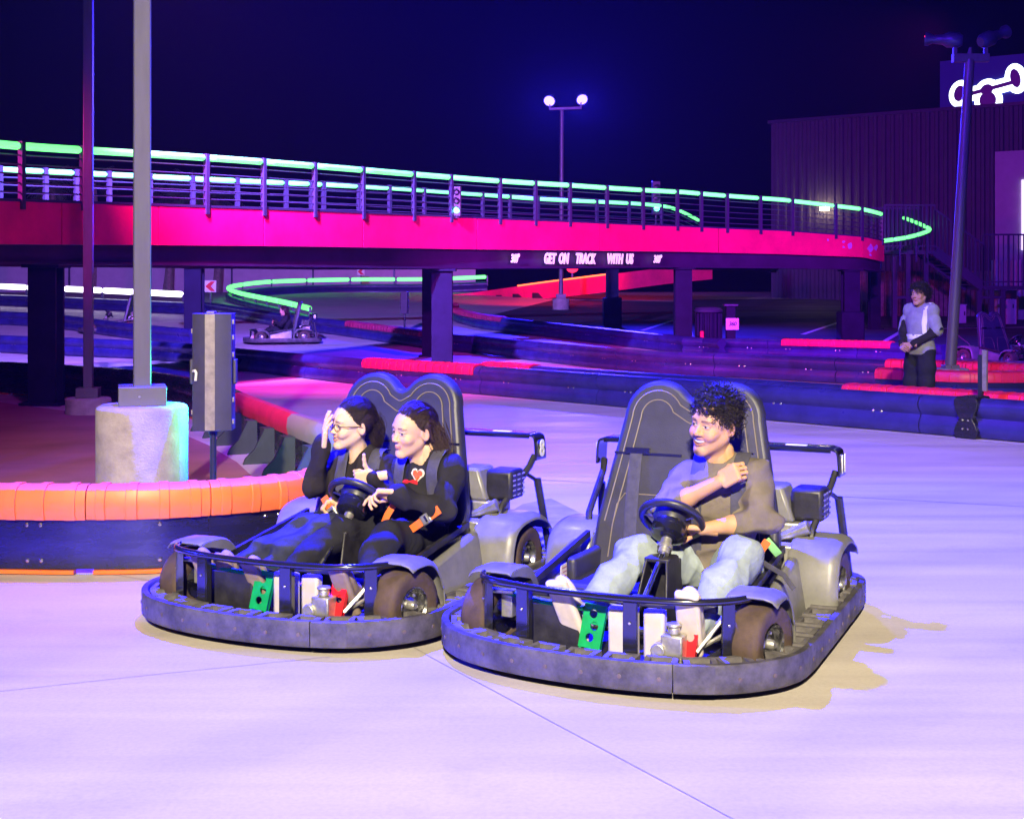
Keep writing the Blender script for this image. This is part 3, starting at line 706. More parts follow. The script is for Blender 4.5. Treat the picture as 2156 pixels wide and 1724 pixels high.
# leaning mast in the pink loop, its floods turned away
rY = 18.5; rX = (2001 - CX) / FPX * rY
lm, Mx = mast('leaning mast with two dark floodlights standing in the pink loop', rX, rY, 0.50, 0.42, 0.155, 4.72, box=(0.2, 0.2, 0.05), lean=R(3.6), round_=True)
tp = Mx @ Vector((0, 0, 4.72 - 0.42))
mb = MB(); mb.bar(tp + Vector((-0.24, 0, 0.02)), tp + Vector((0.26, 0, 0.02)), 0.10, 0.11); mb.cyl(tp, tp + Vector((0.01, 0, 0.17)), 0.05, 0.02)
for sx in (-0.21, 0.22):
    mb.bar(tp + Vector((sx, 0, 0.05)), tp + Vector((sx, 0, 0.24)), 0.05, 0.05)
mb.build('cross_arm', M['pole'], lm)
for sx, aim in ((-0.24, (-3, 1.2, 0.35)), (0.26, (3, 1.2, 1.3))):
    d = Vector(aim).normalized(); a = tp + Vector((sx * 0.85, 0, 0.27)); mb = MB()
    q = d.to_track_quat('Z', 'Y').to_matrix().to_4x4(); Mh = Matrix.Translation(a) @ q
    mb.lathe([(0.07, -0.10), (0.105, -0.05), (0.11, 0.10), (0.075, 0.16), (0.06, 0.30), (0.095, 0.36), (0.095, 0.40)], Mh, 16); h = mb.build('flood_head', M['rail'], lm)
    mb = MB(); mb.lathe([(0.012, 0.402), (0.012, 0.41)], Mh @ Matrix.Translation((0.04, 0.03, 0)), 8); mb.build('indicator', M['red_lens'], h)

# ------------------------------------------------------------------ red ramp behind the bridge
rt = [(948, 622, 57), (1020, 613, 57), (1090, 603, 55.5), (1156, 594, 54.5), (1260, 581, 52), (1404, 563, 49.5), (1500, 552, 48)]
rbm = [(948, 637), (1020, 636), (1090, 632), (1156, 628), (1260, 617), (1404, 598), (1500, 588)]
up_ = spline([at(*q) for q in rt], 0.5); dn = spline([at(a, b, c[2]) for (a, b), c in zip(rbm, rt)], 0.5)
ro_ = Vector((0.0, 54.0, gz(54)))
rmp = thing('ramp_wall', 'glowing red side wall of the ramp climbing behind the bridge', 'ramp wall', ro_)
nseg = 6
for k in range(nseg):
    i0, i1 = round(k * (len(up_) - 1) / nseg), round((k + 1) * (len(up_) - 1) / nseg)
    mb = MB(); q = list(range(i0, i1 + 1)); m_ = len(q)
    f1 = lambda L_, i: L_[min(i, len(L_) - 1)]
    for i in q:
        mb.v += [tuple(f1(up_, i) - ro_), tuple(f1(dn, i) - ro_), tuple(f1(dn, i) - ro_ + Vector((0, 0.08, 0))), tuple(f1(up_, i) - ro_ + Vector((0, 0.08, 0)))]
    for a in range(m_ - 1):
        for e in range(4): mb.f.append([a * 4 + e, a * 4 + (e + 1) % 4, a * 4 + 4 + (e + 1) % 4, a * 4 + 4 + e]); mb.m.append(0)
    mb.f += [[0, 1, 2, 3], [(m_ - 1) * 4 + e for e in (3, 2, 1, 0)]]; mb.m += [0, 0]
    mb.build('wall_panel', M['fascia'], rmp)
# orange strip light along its top and the lamp that washes it
cut = [p - ro_ + Vector((0, -0.06, 0.02)) for p in up_ if 1080 < CX + FPX * p.x / p.y < 1300]
mb = MB(); mb.tube(cut, 0.035, 6); mb.build('strip_light', M['led_orange'], rmp)
for px in (975, 1005, 1050, 1090, 1125):
    i = min(range(len(dn)), key=lambda i: abs(CX + FPX * dn[i].x / dn[i].y - px)); p = dn[i] - ro_
    mb = MB(); mb.add([(p.x - 0.22, p.y - 0.02, p.z - 0.28), (p.x + 0.22, p.y - 0.02, p.z - 0.28), (p.x + 0.22, p.y - 0.02, p.z + 0.26), (p.x - 0.22, p.y - 0.02, p.z + 0.26), (p.x - 0.16, p.y - 0.5, p.z - 0.30), (p.x + 0.30, p.y - 0.5, p.z - 0.30)],
                      [(0, 1, 5, 4), (2, 3, 4, 5), (0, 4, 3), (1, 2, 5), (0, 3, 2, 1)]); mb.build('bracket', M['dark'], rmp, smooth=0)
lamp('ramp_red_wash', 'SPOT', (1.5, 47.5, 4.5), 2600, (1.0, 0.02, 0.03), (1.2, 54, 1.7), 0.3, 90, 0.8)

# ------------------------------------------------------------------ far left perimeter wall and its signs
wy = 66.0
pw_ = thing('perimeter_wall', 'long pale wall with thin posts far beyond the track', 'wall', ((0 - CX) / FPX * wy, wy, gz(wy)))
x0, x1 = -34.0, -1.8
for k in range(8):
    a = x0 + (x1 - x0) * k / 8; b_ = x0 + (x1 - x0) * (k + 1) / 8; o = Vector(pw_.location)
    mb = MB(); mb.box(((a + b_) / 2 - o.x, 0, 0.62), (b_ - a - 0.02, 0.15, 1.28)); mb.build('wall_panel', M['palewall'], pw_)
    mb = MB(); mb.box((a - o.x, -0.14, 0.75), (0.08, 0.08, 1.55)); mb.build('post', M['rail'], pw_)
def chevron(label, px, py, Y, s_, left=True):
    q = at(px, py, Y); o = thing('chevron_sign', label, 'sign', (q.x, q.y, gz(Y)))
    h = q.z - gz(Y)
    mb = MB(); mb.box((0, 0.04, h / 2), (0.06, 0.05, h)); mb.build('post', M['rail'], o)
    mb = MB(); mb.box((0, 0, h), (s_, 0.03, s_)); mb.build('board', M['white'], o, bevel=0.02)
    d = -1 if left else 1; u = s_ * 0.42
    poly = [(d * u, 0), (0, u), (-d * u, u), (d * 0, 0), (-d * u, -u), (0, -u)]
    poly = [(d * u, 0), (-d * u * 0.1, u), (-d * u, u), (-d * u * 0.1 + d * 0.0, 0), (-d * u, -u), (-d * u * 0.1, -u)]
    mb = MB(); mb.prism(poly, 0.016, 0.024, Matrix.Translation((0, 0, h)) @ Matrix.Rotation(R(90), 4, 'X')); mb.build('arrow', M['redpaint'], o, smooth=0)
chevron('white board with a red arrow pointing left beside the dark column', 443, 603, 47.5, 0.42)
chevron('small white and red arrow board above the green hairpin', 760, 572, 62.5, 0.36)
q = at(1205, 561, 58); mb = MB(); mb.lathe([(0.05, 0), (0.28, 0.03), (0.28, 0.16), (0.1, 0.2)], Matrix.Rotation(R(90), 4, 'X'), 20)
bl = mb.build('warning_lamp', M['red_lens'], None); bl.location = q; tag(bl, 'round red warning lamp glowing under the bridge lettering', 'lamp')
mb = MB(); mb.bar((0, 0.1, 0), (0, 0.1, gz(58) - q.z), 0.07, 0.07, (0, 1, 0)); mb.build('post', M['rail'], bl)

# palms far behind the railings
def palm(label, px, Y, h, seed):
    rn = random.Random(seed); X = (px - CX) / FPX * Y
    r_ = thing('palm_tree', label, 'tree', (X, Y, gz(Y)), 0, 'palms beyond the bridge')
    mb = MB(); mb.tube([(0.12 * math.sin(k * 0.5), 0, h * k / 6) for k in range(7)], 0.16, 8, rs=[0.22, 0.18, 0.16, 0.15, 0.15, 0.16, 0.13]); mb.build('trunk', M['trunk'], r_)
    mb = MB(); top = Vector((0.12 * math.sin(3), 0, h))
    for k in range(34):
        az = rn.uniform(0, 6.28); el = rn.uniform(-0.5, 1.2); L_ = rn.uniform(1.1, 1.7); prev = top.copy(); d = Vector((math.cos(az) * math.cos(el), math.sin(az) * math.cos(el), math.sin(el)))
        pts = [prev]
        for s_ in range(7):
            prev = prev + d * L_ / 7; d = (d + Vector((0, 0, -0.20))).normalized(); pts.append(prev)
        for s_ in range(1, 7):
            t = (pts[s_ + 1] - pts[s_]).normalized(); sd = t.cross(Vector((0, 0, 1))).normalized()
            for sg_ in (-1, 1):
                for q_ in (0.0, 0.5):
                    b0 = pts[s_].lerp(pts[s_ + 1], q_); ll = 0.42 * (1 - abs(s_ - 3) / 5); tip = b0 + sd * sg_ * ll * 0.8 + t * ll * 0.6 + Vector((0, 0, -ll * 0.45))
                    mb.add([b0, b0 + t * 0.05, tip], [(0, 1, 2)])
    mb.build('crown', M['frond'], r_, smooth=0)
palm('palm between two railing posts close to the bridge end', 108, 58, 4.6, 1); palm('tallest palm showing beside the far square mast', 196, 66, 5.4, 2)
palm('first palm of the close group next to the near square mast', 352, 60, 4.2, 3); palm('middle palm of the close group behind the bridge railing', 405, 55, 4.4, 4); palm('last palm of the close group behind the bridge railing', 455, 62, 4.3, 5)

# ------------------------------------------------------------------ building on the right
A0 = Vector((10.72, 55.0, gz(55))); B0 = Vector((24.5, 45.9, gz(46)))
bd = thing('arena_building', 'tall corrugated building with a lit rooftop sign block', 'building', A0)
t = (B0 - A0); t.z = 0; WL = t.length; t.normalize(); n = Vector((t.y, -t.x, 0))     # n faces the camera side
ang = math.atan2(t.y, t.x); BM = Matrix.Rotation(ang, 4, 'Z')
H_ = 8.4 - A0.z
npan = 24
rib = [(0, 0), (0.10, 0), (0.13, -0.05), (0.20, -0.05), (0.23, 0), (0.33, 0), (0.36, -0.05), (0.43, -0.05), (0.46, 0)]
for k in range(npan):
    w0 = WL / npan; mb = MB(); pts = []
    rep = max(1, round(w0 / 0.46)); sc_x = w0 / (rep * 0.46)
    for r_ in range(rep): pts += [((r_ * 0.46 + a) * sc_x + k * w0, b_) for a, b_ in rib[:-1]]
    pts += [((k + 1) * w0 - 0.004, 0.0), ((k + 1) * w0 - 0.004, 0.12), (k * w0, 0.12)]
    mb.prism(pts, -1.2, H_, BM); mb.build('wall_panel', M['wall'], bd, smooth=0)
mb = MB(); mb.box((WL / 2, 0.03, H_ + 0.06), (WL + 0.2, 0.35, 0.12), BM); mb.build('roof_trim', M['rail'], bd)
mb = MB(); mb.box((-0.1 + WL / 2, 6.2, H_ / 2 - 0.6), (WL - 0.2, 12.0, H_ + 1.1), BM); mb.build('side_wall', M['wall'], bd)
# rooftop sign block
def onwall(px, out=0.0):
    u = (px - CX) / FPX; o = A0 + n * out
    d = (u * o.y - o.x) / (t.x - u * t.y)
    return d
s0 = onwall(1976); mb = MB(); zs0 = H_ + 0.12; zs1 = 10.35 - A0.z
mb.box(((s0 + WL + 2) / 2, 0.8, (zs0 + zs1) / 2), (WL + 2 - s0, 1.2, zs1 - zs0), BM); blk = mb.build('sign_block', M['parapet'], bd)
M['logo'] = mat('logo_plum', (0.22, 0.10, 0.28), 0.4, 0.3)
M['halo'] = mat('logo_backlight', (0.9, 0.95, 1), 0.4, emit=(0.80, 0.92, 1.0), estr=3.2)
def logo_xy(px, py, out=0.1):
    d = onwall(px, -0.2 + out); P = A0 + t * d - n * 0.2; z = CAMH - (py - HY) / FPX * (P.y)
    return d, z - A0.z
def blob(c, rx, ry, rot=0, nn=26): return [(c[0] + rx * math.cos(a) * math.cos(rot) - ry * math.sin(a) * math.sin(rot), c[1] + rx * math.cos(a) * math.sin(rot) + ry * math.sin(a) * math.cos(rot)) for a in np.linspace(0, 2 * math.pi, nn, endpoint=False)]
S1, S2, S3 = logo_xy(2020, 198), logo_xy(2080, 212), logo_xy(2138, 166)
S4, S5 = logo_xy(2040, 200), logo_xy(2128, 176)
FW = BM @ Matrix.Rotation(R(90), 4, 'X')
ppm = FPX / 50.0
shapes = [(S1, 11 / ppm, 17 / ppm, R(-12)), (S3, 10 / ppm, 20 / ppm, R(12)), (S2, 17 / ppm, 18 / ppm, 0), (logo_xy(2078, 232), 15 / ppm, 12 / ppm, 0), (logo_xy(2078, 190), 13 / ppm, 11 / ppm, R(20))]
for gi, grow in enumerate((0.22, 0.0)):
    for si, (c, rx, ry, rot) in enumerate(shapes):
        if c[1] - ry - grow < zs0 - A0.z * 0 - 0.0 and si == 3 and gi == 0: pass
        mb = MB(); mb.prism(blob(c, rx + grow, ry + grow, rot), -0.204 + 0.006 * si + (0.05 if gi else 0.0), -0.198 + 0.006 * si + (0.14 if gi else 0.0), FW)
        mb.build('logo_back' if gi == 0 else 'logo', M['halo'] if gi == 0 else M['logo'], bd, smooth=0)
    mb = MB()
    dv = Vector((S5[0] - S4[0], S5[1] - S4[1])); dv.normalize(); nv = Vector((-dv.y, dv.x)) * (4 / ppm + grow * 0.9)
    a, b_ = Vector(S4) - dv * 0.2, Vector(S5) + dv * 0.1
    mb.prism([tuple(a + nv), tuple(a - nv), tuple(b_ - nv), tuple(b_ + nv)][::-1], -0.168 + (0.05 if gi else 0), -0.162 + (0.12 if gi else 0), FW); mb.build('logo_back' if gi == 0 else 'logo', M['halo'] if gi == 0 else M['logo'], bd, smooth=0)
# warm wall lamp, pale door panel and strip
d = onwall(1733, 0.3); P = A0 + t * d + n * 0.12; z = CAMH - (440 - HY) / FPX * P.y
mb = MB(); mb.box((d, -0.12, z - A0.z), (0.35, 0.2, 0.16), BM); wlmp = mb.build('wall_lamp', mat('warm_lamp', (1, .9, .7), .4, emit=(1, 0.8, 0.5), estr=9), bd, bevel=0.02)
lamp('wall_lamp_glow', 'POINT', tuple(P + n * 0.35 + Vector((0, 0, z - A0.z + A0.z - P.z))), 42, (1.0, 0.72, 0.38), size=0.12)
d0, d1 = onwall(2098), onwall(2240)
mb = MB(); mb.box(((d0 + d1) / 2, -0.14, 3.1 - A0.z + 0.1), (d1 - d0, 0.16, 7.0), BM); mb.build('pale_panel', M['palewall'], bd)
d0 = onwall(2148); mb = MB(); mb.box((d0 + 0.2, -0.26, 4.3 - A0.z), (0.18, 0.08, 2.6), BM); mb.build('strip_lamp', mat('lit_strip', (.9, .9, 1), .4, emit=(0.75, 0.65, 1), estr=1.6), bd)

# stairs beside the building
SY = 39.0
def sp(px, py, Y=SY): return at(px, py, Y)
st = thing('steel_stair', 'dark blue steel stair and landings with baluster railings', 'stair', (sp(1900, 690).x, SY, gz(SY)))
so = Vector(st.location)
pl0, pl1 = sp(1862, 527), sp(1968, 527)
mb = MB(); mb.box(tuple((pl0 + pl1) / 2 - so + Vector((0, 0.7, -0.06))), (pl1.x - pl0.x, 1.5, 0.12)); mb.build('landing', M['rail'], st)
l0, l1 = sp(2070, 602), sp(2260, 602)
mb = MB(); mb.box(tuple((l0 + l1) / 2 - so + Vector((0, 0.7, -0.06))), (l1.x - l0.x, 1.5, 0.12)); mb.build('landing', M['rail'], st)
for dy in (0.0, 1.4):
    mb = MB(); mb.bar(pl1 - so + Vector((0, dy, -0.05)), l0 - so + Vector((0, dy, -0.05)), 0.06, 0.24); mb.build('stringer', M['rail'], st)
for k in range(9):
    p = pl1.lerp(l0, (k + 0.5) / 9) - so; mb = MB(); mb.box((p.x, p.y + 0.7, p.z - 0.02), (0.26, 1.38, 0.04)); mb.build('tread', M['rail'], st)
def balustrade(a, b_, ha, hb, nb, dy):
    a, b_ = a - so + Vector((0, dy, 0)), b_ - so + Vector((0, dy, 0))
    mb = MB(); mb.bar(a + Vector((0, 0, ha)), b_ + Vector((0, 0, hb)), 0.05, 0.05); r_ = mb.build('handrail', M['rail'], st); mb = MB(); mb.bar(a + Vector((0, 0, 0.12)), b_ + Vector((0, 0, 0.12)), 0.04, 0.04); mb.build('bottom_rail', M['rail'], r_)
    for k in range(nb + 1):
        f = k / nb; p = a.lerp(b_, f); h = ha + (hb - ha) * f; mb = MB(); mb.bar(p, p + Vector((0, 0, h)), 0.03 if k % 5 else 0.06, 0.03, (0, 1, 0)); mb.build('baluster', M['rail'], r_)
balustrade(pl0, pl1, 1.32, 1.32, 12, -0.02); balustrade(pl0, pl1, 1.32, 1.32, 12, 1.42)
balustrade(pl1, l0, 1.2, 1.2, 12, -0.02); balustrade(l0, l1, 1.5, 1.5, 18, -0.02)
for px in (1884, 1912, 1950, 2062, 2088, 2112, 2180):
    p = sp(px, 700) - so; top = (pl0.z if px < 1990 else l0.z) - so.z - 0.12
    mb = MB(); mb.box((p.x, 0.05, top / 2), (0.13, 0.13, top)); mb.build('leg', M['rail'], st)
for (a, b_, z) in ((1884, 1950, 0.9), (2062, 2112, 0.9)):
    p, q = sp(a, 700) - so, sp(b_, 700) - so; mb = MB(); mb.bar((p.x, 0.05, z), (q.x, 0.05, z), 0.08, 0.08); mb.build('brace', M['rail'], st)
# descending rail of green tubes above the stair
CP = spline([at(*q) for q in ((1900, 458, 40.5), (1925, 467, 40), (1948, 477, 39.2), (1957, 484, 38.4), (1940, 492, 37.6), (1905, 501, 36.9), (1855, 508, 36.2))], 0.12); CS = arcpos(CP)
gc = thing('lit_handrail', 'short hooked line of green tubes beside the steel stair', 'rail light', CP[0])
tube_run(gc, CP, CS, list(np.linspace(0, CS[-1], 10)), 0.055, M['green_tube'], CP[0], gap=0.03)
mb = MB(); mb.tube([p - Vector((0, 0, 0.07)) for p in CP], 0.03, 5); rebase(mb, CP[0]).build('rail', M['rail'], gc)
for d in np.linspace(0, CS[-1], 7):
    p, _ = along(CP, CS, d); mb = MB(); mb.bar(p, p - Vector((0, 0, 0.75)), 0.04, 0.04, (0, 1, 0)); rebase(mb, CP[0]).build('post', M['rail'], gc)
# dark slatted fence, plinth wall and white cabinets below the stair
fe = thing('slat_fence', 'dark upright slat fence behind the stair legs', 'fence', (at(1800, 690, 44).x, 44, gz(44)))
for k in range(46):
    x = at(1800, 690, 44).x + k * 0.15; mb = MB(); mb.box((x - fe.location.x, 0, 0.75), (0.12, 0.04, 1.5)); mb.build('slat', M['trunk'], fe)
q = at(2150, 640, 42.5); mb = MB(); mb.box((0, 0, 0.95), (2.6, 0.3, 1.9)); pwl = mb.build('plinth_wall', M['palewall'], None); pwl.location = (q.x + 0.4, 42.5, gz(42.5)); tag(pwl, 'pale plastered wall end below the stair landing', 'wall')
for lab, px, Y, wd, h in (('narrow white utility cabinet against the pale wall', 2117, 40.6, 0.55, 1.0), ('small white utility box behind the leaning mast', 2021, 41, 0.28, 0.55)):
    q = at(px, 690, Y); mb = MB(); mb.box((0, 0, h / 2), (wd, 0.35, h)); mb.box((0, 0, h + 0.015), (wd + 0.05, 0.40, 0.03)); o = mb.build('utility_cabinet', M['palewall'], None, bevel=0.012); o.location = (q.x, Y, gz(Y)); tag(o, lab, 'cabinet')
    mb = MB(); mb.box((wd * 0.3, -0.185, h * 0.55), (0.03, 0.02, 0.12)); mb.build('handle', M['dark'], o)
# litter bin and numbered stand under the bridge
q = gp(1497, 742); bn = thing('litter_bin', 'blue ribbed litter bin under the bridge by the column', 'bin', (q.x, q.y + 0.4, q.z))
mb = MB()
for k in range(16):
    a = k * math.pi / 8; mb.box((0.30 * math.cos(a), 0.30 * math.sin(a), 0.50), (0.05, 0.09, 0.85), None)
mb.lathe([(0.29, 0.06), (0.29, 0.95)], None, 24); mb.build('body', M['navy'], bn)
mb = MB(); mb.lathe([(0.34, 0.95), (0.35, 1.0), (0.30, 1.06), (0.16, 1.08)], None, 24); mb.build('lid', M['rail'], bn)
q = gp(1541, 743); ns = thing('number_stand', 'post with a white numbered plate standing next to the litter bin', 'sign', (q.x, q.y + 0.2, q.z))
mb = MB(); mb.box((0, 0, 0.55), (0.22, 0.14, 1.1)); mb.build('post', M['navy'], ns, bevel=0.01)
mb = MB(); mb.box((0, 0, 1.13), (0.34, 0.24, 0.05)); mb.build('cap', M['rail'], ns, bevel=0.01)
mb = MB(); mb.box((0.03, -0.085, 0.68), (0.31, 0.02, 0.28)); pl = mb.build('plate', M['white'], ns, bevel=0.03)
me = text_mesh('360', 0.13, 0.002, 0.2, 0.003, 0.9); me.materials.clear(); me.materials.append(M['dark'])
linkmesh('lettering', me, pl, Matrix.Translation((0.03, -0.099, 0.68)) @ Matrix.Rotation(R(90), 4, 'X'))
q = gp(1478, 743); mb = MB(); mb.lathe([(0.11, 0), (0.11, 0.03), (0.05, 0.05), (0.05, 0.50), (0.03, 0.52)], None, 14); o = mb.build('delineator_post', M['red'], None); o.location = q; tag(o, 'short orange-red delineator post beside the litter bin', 'post')

# ------------------------------------------------------------------ karts
M['k_ring'] = mat('kart_bumper_rubber', (0.066, 0.060, 0.064), 0.6, 0, 0.4, var=0.6, vscale=9, bump=0.2, bscale=60, rvar=0.12)
M['rust'] = mat('rusty_bolt', (0.12, 0.09, 0.075), 0.7, 0.2, var=0.3, vscale=30)
M['k_black'] = mat('kart_gloss_black', (0.012, 0.012, 0.016), 0.16, 0, 0.6, coat=0.4)
M['k_frame'] = mat('kart_frame_black', (0.022, 0.021, 0.024), 0.45, 0.1, 0.5, var=0.5, vscale=14, bump=0.1, bscale=50)
M['k_grey'] = mat('kart_grey_shell', (0.165, 0.162, 0.155), 0.38, 0, 0.5, var=0.28, vscale=5, coat=0.0, bump=0.06, bscale=40, rvar=0.12)
M['k_pale'] = mat('pale_grey_plastic', (0.50, 0.46, 0.47), 0.5, 0, 0.4, var=0.1, vscale=9)
M['k_block'] = mat('bumper_block_rubber', (0.105, 0.097, 0.10), 0.65, 0, 0.4, var=0.5, vscale=12)
M['tyre'] = mat('dusty_tyre', (0.075, 0.050, 0.036), 0.8, 0, 0.3, var=0.35, vscale=10, bump=0.2, bscale=60)
M['rim'] = mat('steel_rim', (0.62, 0.62, 0.63), 0.24, 1, var=0.15, vscale=14, rvar=0.1)
M['alu'] = mat('cast_aluminium', (0.55, 0.54, 0.51), 0.4, 0.8, var=0.3, vscale=14, bump=0.2, bscale=50)
M['k_green'] = mat('pedal_green', (0.004, 0.30, 0.085), 0.35, 0, 0.5, var=0.2, vscale=15)
M['k_red'] = mat('pedal_red', (0.70, 0.012, 0.02), 0.35, 0, 0.5, var=0.2, vscale=15)
M['seat'] = mat('seat_moulding', (0.030, 0.029, 0.050), 0.46, 0, 0.5, var=0.2, vscale=8, bump=0.12, bscale=160)
M['piping'] = mat('seat_piping', (0.20, 0.165, 0.10), 0.5)
M['belt'] = mat('belt_webbing', (0.060, 0.058, 0.085), 0.75, 0, 0.3, var=0.2, vscale=30)
M['belt_o'] = mat('orange_webbing', (0.80, 0.15, 0.02), 0.6)
M['belt_g'] = mat('green_webbing', (0.22, 0.55, 0.16), 0.6)
M['steer'] = mat('steering_rubber', (0.02, 0.02, 0.026), 0.4, 0, 0.5)
M['sticker'] = mat('label_paper', (0.72, 0.64, 0.66), 0.6)
M['print'] = mat('label_print', (0.45, 0.22, 0.28), 0.6)
def smoothsheet(grid, name, mt, parent, th=0.008):
    mb = MB(); nu, nv = len(grid), len(grid[0])
    mb.v = [tuple(p) for row in grid for p in row]
    for i in range(nu - 1):
        for j in range(nv - 1): mb.f.append([i * nv + j, i * nv + j + 1, (i + 1) * nv + j + 1, (i + 1) * nv + j]); mb.m.append(0)
    o = mb.build(name, mt, parent, smooth=50)
    s_ = o.modifiers.new('thick', 'SOLIDIFY'); s_.thickness = th; s_.offset = 0
    b_ = o.modifiers.new('bevel', 'BEVEL'); b_.width = 0.003; b_.segments = 2; b_.limit_method = 'ANGLE'; b_.angle_limit = R(50)
    return o
def seat_outline(off=0.0, half=False):
    """front outline of the double seat back, x across, z up"""
    vz = 0.992 - off * 1.25; P = []
    for a in np.linspace(math.pi, 0.10 * math.pi, 16):
        q = (-0.168 + (0.168 - off) * math.cos(a), 0.905 + (0.168 - off) * math.sin(a))
        if q[0] < -0.168 or q[1] > vz + 0.016: P.append(q)
    Q = [(-0.450 + off, 0.20 + off), (-0.435 + off, 0.42), (-0.382 + off * 1.02, 0.68)] + P + [(-0.024, vz + 0.008), (-0.007, vz)]
    return Q + [(-x, z) for x, z in Q[::-1]]
def seat_y(z): return 0.775 + (z - 0.2) * 0.235
def curve_plate(outline, holes, thick, name, mt, parent, Mx):
    c = bpy.data.curves.new(name, 'CURVE'); c.dimensions = '2D'; c.fill_mode = 'BOTH'; c.extrude = thick / 2
    for poly in [outline] + holes:
        s_ = c.splines.new('POLY'); s_.points.add(len(poly) - 1); s_.use_cyclic_u = True
        for q, pt in zip(poly, s_.points): pt.co = (q[0], q[1], 0, 1)
    o = bpy.data.objects.new('t', c); COL.objects.link(o)
    me = bpy.data.meshes.new_from_object(o.evaluated_get(bpy.context.evaluated_depsgraph_get())); bpy.data.objects.remove(o)
    me.name = name; me.materials.clear(); me.materials.append(mt)
    return linkmesh(name, me, parent, Mx)
def circ(x, y, r, n=14): return [(x + r * math.cos(a), y + r * math.sin(a)) for a in np.linspace(0, 2 * math.pi, n, endpoint=False)]
RINGP = [(x_ * 1.055 if x_ < 0 else x_ * 0.985, y_) for x_, y_ in [(-0.755, 0.30), (-0.755, 0.10), (-0.735, -0.06), (-0.66, -0.20), (-0.52, -0.325), (-0.30, -0.405), (0.0, -0.435), (0.30, -0.405), (0.52, -0.325), (0.66, -0.20), (0.735, -0.06), (0.755, 0.10), (0.755, 0.30),
         (0.748, 0.8), (0.738, 1.25), (0.715, 1.40), (0.64, 1.50), (0.50, 1.53), (0, 1.535), (-0.50, 1.53), (-0.64, 1.50), (-0.715, 1.40), (-0.738, 1.25), (-0.748, 0.8), (-0.755, 0.30)]]
def wheel_part(root, x, y, r, wd, side):
    Mx = Matrix.Translation((x, y, r)) @ Matrix.Rotation(R(-15) if y < 0.5 else 0, 4, 'Z') @ Matrix.Rotation(R(90 * side), 4, 'Y')
    q = r / 0.15; h = wd / 2; ri = 0.52 * r
    mb = MB(); mb.lathe([(ri, -h * 0.82), (r * 0.80, -h), (r * 0.95, -h * 0.92), (r * 0.992, -h * 0.70), (r, -h * 0.3), (r, h * 0.3), (r * 0.992, h * 0.70), (r * 0.95, h * 0.92), (r * 0.80, h), (ri, h * 0.82), (ri * 0.9, 0)], Mx, 40, closed=True)
    t_ = mb.build('wheel', M['tyre'], root, smooth=60)
    mb = MB(); mb.lathe([(ri * 0.97, -h * 0.8), (ri, h * 0.80), (ri * 1.03, h * 0.88), (ri * 0.97, h * 0.92), (ri * 0.88, h * 0.80), (ri * 0.84, h * 0.35), (ri * 0.70, h * 0.22), (ri * 0.46, h * 0.30), (ri * 0.42, h * 0.42), (0.001, h * 0.42)], Mx, 32); rm = mb.build('rim', M['rim'], t_, smooth=35)
    mb = MB(); mb.lathe([(0.020, h * 0.42), (0.020, h * 0.8), (0.012, h * 0.95), (0.001, h * 0.95)], Mx, 12)
    for k in range(5):
        a = k * 2 * math.pi / 5; mb.lathe([(0.007, h * 0.25), (0.007, h * 0.5)], Mx @ Matrix.Translation((ri * 0.56 * math.cos(a), ri * 0.56 * math.sin(a), 0)), 6)
    mb.build('hub', M['alu'], t_)
